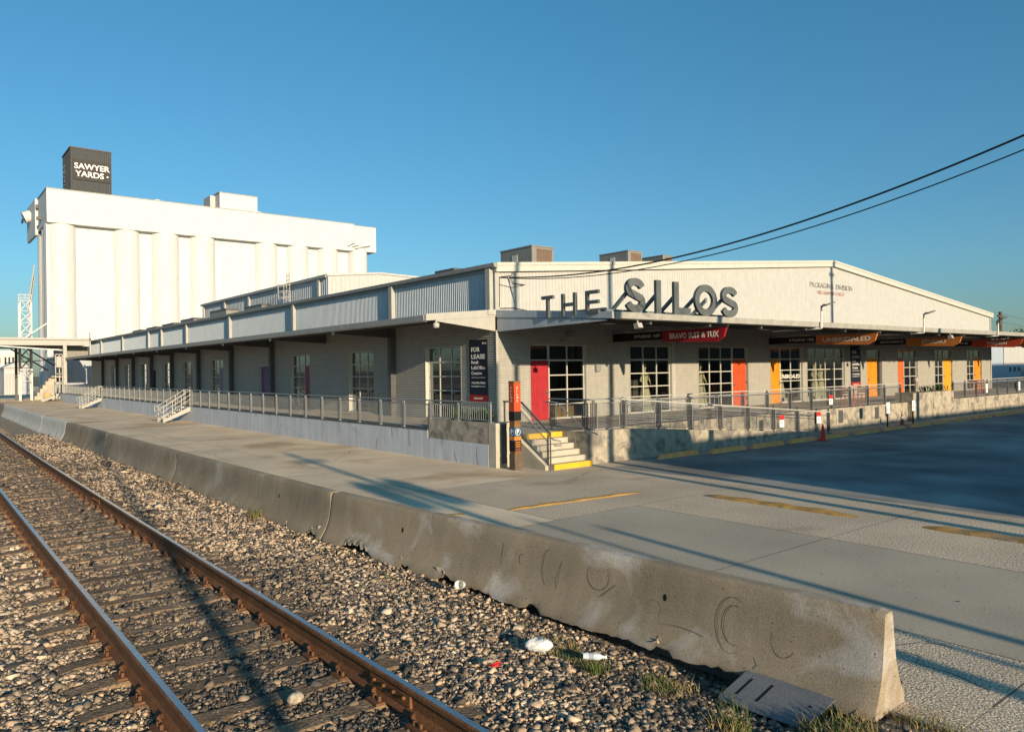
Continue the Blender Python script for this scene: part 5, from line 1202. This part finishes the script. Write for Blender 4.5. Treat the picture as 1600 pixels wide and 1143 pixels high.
# ballast stones -------------------------------------------------
phi = (1+5**.5)/2
ico_v = np.array([(-1, phi, 0), (1, phi, 0), (-1, -phi, 0), (1, -phi, 0), (0, -1, phi), (0, 1, phi), (0, -1, -phi), (0, 1, -phi), (phi, 0, -1), (phi, 0, 1), (-phi, 0, -1), (-phi, 0, 1)])/1.9
ico_f = np.array([(0, 11, 5), (0, 5, 1), (0, 1, 7), (0, 7, 10), (0, 10, 11), (1, 5, 9), (5, 11, 4), (11, 10, 2), (10, 7, 6), (7, 1, 8), (3, 9, 4), (3, 4, 2), (3, 2, 6), (3, 6, 8), (3, 8, 9), (4, 9, 5), (2, 4, 11), (6, 2, 10), (8, 6, 7), (9, 8, 1)])
oct_v = np.array([(1, 0, 0), (-1, 0, 0), (0, 1, 0), (0, -1, 0), (0, 0, 1), (0, 0, -1)], float)
oct_f = np.array([(0, 2, 4), (2, 1, 4), (1, 3, 4), (3, 0, 4), (2, 0, 5), (1, 2, 5), (3, 1, 5), (0, 3, 5)])
def stones(name, P, size, bv, bf, tone, label):
    n = len(P); nv = len(bv); var = np.array([bv*rng.uniform(.62, 1.25, (nv, 1))+rng.normal(0, .2, (nv, 3)) for _ in range(24)])
    for v_ in var:                      # flat broken faces
        for _ in range(6):
            d_ = rng.normal(0, 1, 3); d_ /= np.linalg.norm(d_); q_ = v_ @ d_; c_ = rng.uniform(.45, .75); v_ -= np.outer(np.maximum(q_-c_, 0), d_)
    V = var[rng.integers(0, 24, n)]*1.12
    sc_ = size[:, None]*rng.uniform(.65, 1.25, (n, 3))*np.array([1, 1, .72])
    V = V*sc_[:, None, :]
    a = rng.uniform(0, 2*PI, n); ti = rng.normal(0, .35, n); ca, sa, ct, st = np.cos(a), np.sin(a), np.cos(ti), np.sin(ti)
    x = V[..., 0]; y = V[..., 1]*ct[:, None]-V[..., 2]*st[:, None]; z = V[..., 1]*st[:, None]+V[..., 2]*ct[:, None]
    W_ = np.stack([x*ca[:, None]-y*sa[:, None], x*sa[:, None]+y*ca[:, None], z], -1)+P[:, None, :]
    F_ = (bf[None]+(np.arange(n)*nv)[:, None, None]).reshape(-1)
    me = bpy.data.meshes.new(name); me.vertices.add(n*nv); me.vertices.foreach_set('co', W_.reshape(-1).astype(np.float32))
    nf = n*len(bf); me.loops.add(nf*3); me.loops.foreach_set('vertex_index', F_.astype(np.int32)); me.polygons.add(nf)
    me.polygons.foreach_set('loop_start', (np.arange(nf)*3).astype(np.int32)); me.polygons.foreach_set('loop_total', np.full(nf, 3, np.int32)); me.update()
    at = me.attributes.new('tone', 'FLOAT', 'POINT'); at.data.foreach_set('value', np.repeat(tone, nv).astype(np.float32))
    me.materials.append(M_stone); o = bpy.data.objects.new(name, me); COL.objects.link(o); o['kind'] = 'stuff'; o['label'] = label; o['category'] = 'ballast'; return o
def scatter(y0, y1, dens, xl0=-1.0):
    A_ = (y1-y0)*8; n = int(A_*dens); x = rng.uniform(xl0, 6.2, n); y = rng.uniform(y0, y1, n); keep = x < np.array([XB(q) for q in y])-.24
    x, y = x[keep], y[keep]; P = np.stack([x, y, np.full(len(x), .1)], 1); k = in_view(P, 40); x, y = x[k], y[k]
    tr = 3.12+.0002*y**2
    # keep rails and most tie tops clear
    k = (np.abs(x-tr) > .085) & (np.abs(x-tr+1.51) > .085)
    ph = np.abs(((y-2.385+.3225) % .645)-.3225) < .15
    out_l = (x < tr-1.6) & (x > tr-2.05); out_r = (x > tr+.08) & (x < tr+.57); mid = (x > tr-1.43) & (x < tr-.08)
    rr = rng.random(len(x)); k &= ~(ph & out_l & (rr < .985)) & ~(ph & out_r & (rr < .96)) & ~(ph & mid & (rr < .7))
    near = np.abs(np.minimum(np.abs(x-tr), np.abs(x-tr+1.51))) < .17; k &= ~(near & (rr < .5))
    xb_ = np.array([XB(q) for q in y]); dd = xb_-x
    dirt = (dd < .75) & (rr < np.interp(y, [3, 6, 8, 12, 20], [.95, .92, .85, .6, .4])*np.interp(dd, [.3, .75], [1, .5])); k &= ~dirt
    x, y = x[k], y[k]; return x, y
def put(name, y0, y1, dens, s0, bv, bf, label):
    x, y = scatter(y0, y1, dens); n = len(x)
    size = s0*rng.lognormal(0, .4, n); z = np.array([ZB(a, c) for a, c in zip(x, y)])+rng.uniform(-.012, .018, n)
    tr = 3.12+.0002*y**2; mid = (x > tr-1.45) & (x < tr-.06)
    tone = np.clip(rng.beta(.85, .8, n), 0, 1); tone = np.where(mid, tone*.58+.06*rng.random(n), tone)
    stain = (np.abs(x-tr) < .5) ; tone = np.where(stain, tone*.8, tone)
    dark = np.sin(x*1.3+y*.35)+np.sin(y*.8-x*.6+2) > .9; tone = np.where(dark & ~mid, tone*.72, tone)
    return stones(name, np.stack([x, y, z], 1), size, bv, bf, tone, label)
put('ballast_stones', 2.3, 9, 1900, .0215, ico_v, ico_f, 'loose crushed stone around the nearest rails and ties')
put('ballast_stones', 9, 17, 1150, .0255, ico_v, ico_f, 'crushed stone ballast along the track in the middle distance')
put('ballast_stones', 17, 42, 480, .036, oct_v, oct_f, 'pale crushed stone ballast far along the track')
put('ballast_fines', 2.3, 11, 2600, .0105, oct_v, oct_f, 'small stone chips filling the gaps in the near ballast')
# ------------------------------------------------------------------ litter and weeds by the barrier
b = MB(); c0 = Vector((5.38, 7.72, .15)); ax = Vector((-.75, -.55, .25)).normalized()
b.tube([c0, c0+ax*.13], [.04, .055], 14, caps=False); b.tube([c0+ax*.001, c0+ax*.003], [.04, .04], 14); b.tube([c0+ax*.125, c0+ax*.135], [.058, .058], 14, caps=False); tag(b.build('paper_cup', M_white), 'white cup lying against the broken foot of the barrier', 'cup')
def lumpy(name, c, dims, rz, m, label, cat, seg=14, amp=.13, pw=1.):
    b = MB(); vs = []; n = 20
    for i in range(seg+1):
        th = PI*i/seg
        for j in range(n):
            a = 2*PI*j/n; r = 1+amp*math.sin(3*a+i*.9)*math.sin(2.1*i)+amp*.6*math.sin(7*a-i*1.7)
            p = Vector((dims[0]*math.cos(th), dims[1]*math.sin(th)*math.cos(a)*r, dims[2]*math.sin(th)*math.sin(a)*r))
            vs.append((c[0]+p.x*math.cos(rz)-p.y*math.sin(rz), c[1]+p.x*math.sin(rz)+p.y*math.cos(rz), c[2]+p.z))
    b.add(vs, [(i*n+j, i*n+(j+1) % n, (i+1)*n+(j+1) % n, (i+1)*n+j) for i in range(seg) for j in range(n)], 0, True); return tag(b.build(name, m), label, cat)
lumpy('plastic_bag', (4.84, 5.66, .10), (.14, .075, .062), -.75, M_bag, 'crumpled white plastic bag lying on the ballast', 'bag', amp=.24)
lumpy('round_stone', (2.5, 6.0, .13), (.075, .06, .045), .3, mat('cobble_tan', (.42, .34, .26), .9, var=.2, scale=25, finevar=.3), 'large rounded tan stone between the rails', 'stone', amp=.05)
t = thing('plastic_bottle', (5.1, 5.1, .05), 'clear crushed plastic bottle in the weeds by the barrier', 'bottle')
a = Vector((5.02, 5.22, .075)); d = Vector((.62, -.75, 0)).normalized()
MB().tube([a, a+d*.05, a+d*.07, a+d*.12, a+d*.15, a+d*.18, a+d*.2], [.03, .032, .028, .032, .03, .014, .013], 12).build('bottle_body', mat('bottle_plastic', (.55, .62, .68), .15, spec=.6), t)
MB().tube([a+d*.2, a+d*.22], .016, 10).build('cap', M_white, t); MB().tube([a+d*.055, a+d*.1], .0335, 12).build('label_band', M_bluish, t)
b = MB(); c = Vector((4.15, 5.45, .13)); pts = [c+Vector((.05*math.cos(k*1.9)*(1+k*.05), .035*math.sin(k*2.6), .012*math.sin(k*1.3)+.02)) for k in range(14)]; b.tube(pts, .005, 5); tag(b.build('red_cord', M_cone), 'scrap of red cord on the stones right of the rail', 'cord')
t = thing('metal_plate', (5.45, 3.6, .05), 'grey slotted metal plate leaning under the end of the barrier', 'plate')
O = Vector((5.85, 3.98, .10)); u = Vector((.06, -.80, .0)); v = Vector((-.40, .06, -.17)); nn = u.cross(v).normalized()*.008
if nn.z < 0: nn = -nn
def quad3(b, a0, a1, c0, c1, lift=0):
    P = lambda s, q: O+u*s+v*q+nn*lift
    b.add([P(a0, c0), P(a1, c0), P(a1, c1), P(a0, c1)], [(0, 1, 2, 3)])
b = MB(); pl = [(.06, 0), (1, 0), (1, 1), (.06, 1), (.02, .97), (0, .9), (0, .1), (.02, .03)]; b.prism([O+u*s+v*q for s, q in pl], tuple(nn)); b.build('plate', M_alu, t)
b = MB(); quad3(b, .12, .15, .22, .72, 1.3); quad3(b, .36, .39, .22, .74, 1.3); b.build('slot', M_black, t)
b = MB(); P0 = O+u*.86+v*.45+nn*1.35; b.add([P0+u*(.018*math.cos(k*PI/5))+v*(.03*math.sin(k*PI/5)) for k in range(10)], [tuple(range(10))]); b.build('hole', M_black, t)
def weeds(name, spots, m, label):
    b = MB()
    for (x, y, r, n, h) in spots:
        for k in range(n):
            a = random.uniform(0, 2*PI); q = r*math.sqrt(random.random()); px, py = x+q*math.cos(a), y+q*math.sin(a); z = ZB(px, py)-.01; hh_ = h*random.uniform(.4, 1.1); a2 = random.uniform(0, 2*PI); ln = hh_*random.uniform(.3, 1.1)
            s = Vector((-math.sin(a2), math.cos(a2), 0))*.004; m1 = Vector((px+ln*.35*math.cos(a2), py+ln*.35*math.sin(a2), z+hh_*.65)); tp = Vector((px+ln*math.cos(a2), py+ln*math.sin(a2), z+hh_))
            b.add([Vector((px, py, z))-s, Vector((px, py, z))+s, m1+s*.8, m1-s*.8, tp], [(0, 1, 2, 3), (3, 2, 4)])
    o = b.build(name, m); o['kind'] = 'stuff'; o['label'] = label; o['category'] = 'grass'; return o
weeds('grass', [(5.12, 5.45, .2, 200, .09), (5.02, 5.05, .12, 140, .13), (5.25, 4.5, .2, 160, .12), (5.52, 3.9, .15, 90, .13), (5.05, 3.55, .12, 80, .22), (5.5, 2.95, .25, 120, .16), (5.2, 14.2, .12, 60, .3), (6.3, 2.6, .3, 130, .09), (5.0, 9, .1, 20, .1)], M_grass, 'green weeds growing at the foot of the barriers')
weeds('dry_grass', [(5.15, 5.75, .25, 260, .1), (5.1, 5.25, .2, 160, .1), (5.3, 4.4, .25, 220, .11), (5.55, 3.0, .3, 320, .14), (5.0, 3.6, .15, 110, .16), (6.35, 2.6, .4, 420, .08), (5.15, 14.1, .15, 70, .2), (5.1, 6.6, .3, 90, .06), (5.0, 8, .3, 60, .06), (4.95, 11, .3, 60, .06)], M_straw, 'dry tan grass growing along the foot of the barriers')

n = 420; gx = np.where(rng.random(n) < .6, rng.normal(0, .35, n), rng.uniform(0, 6, n)); gy = rng.uniform(2.2, 24, n)
gx = np.array([XB(q) for q in gy])+.34+np.abs(gx); k_ = gx < 13
stones('loose_grit', np.stack([gx, gy, np.full(n, .004)], 1)[k_], np.minimum(.008*rng.lognormal(0, .5, n), .017)[k_], oct_v, oct_f, rng.beta(1, 1.4, n)[k_], 'small loose grit on the concrete lot behind the barriers')
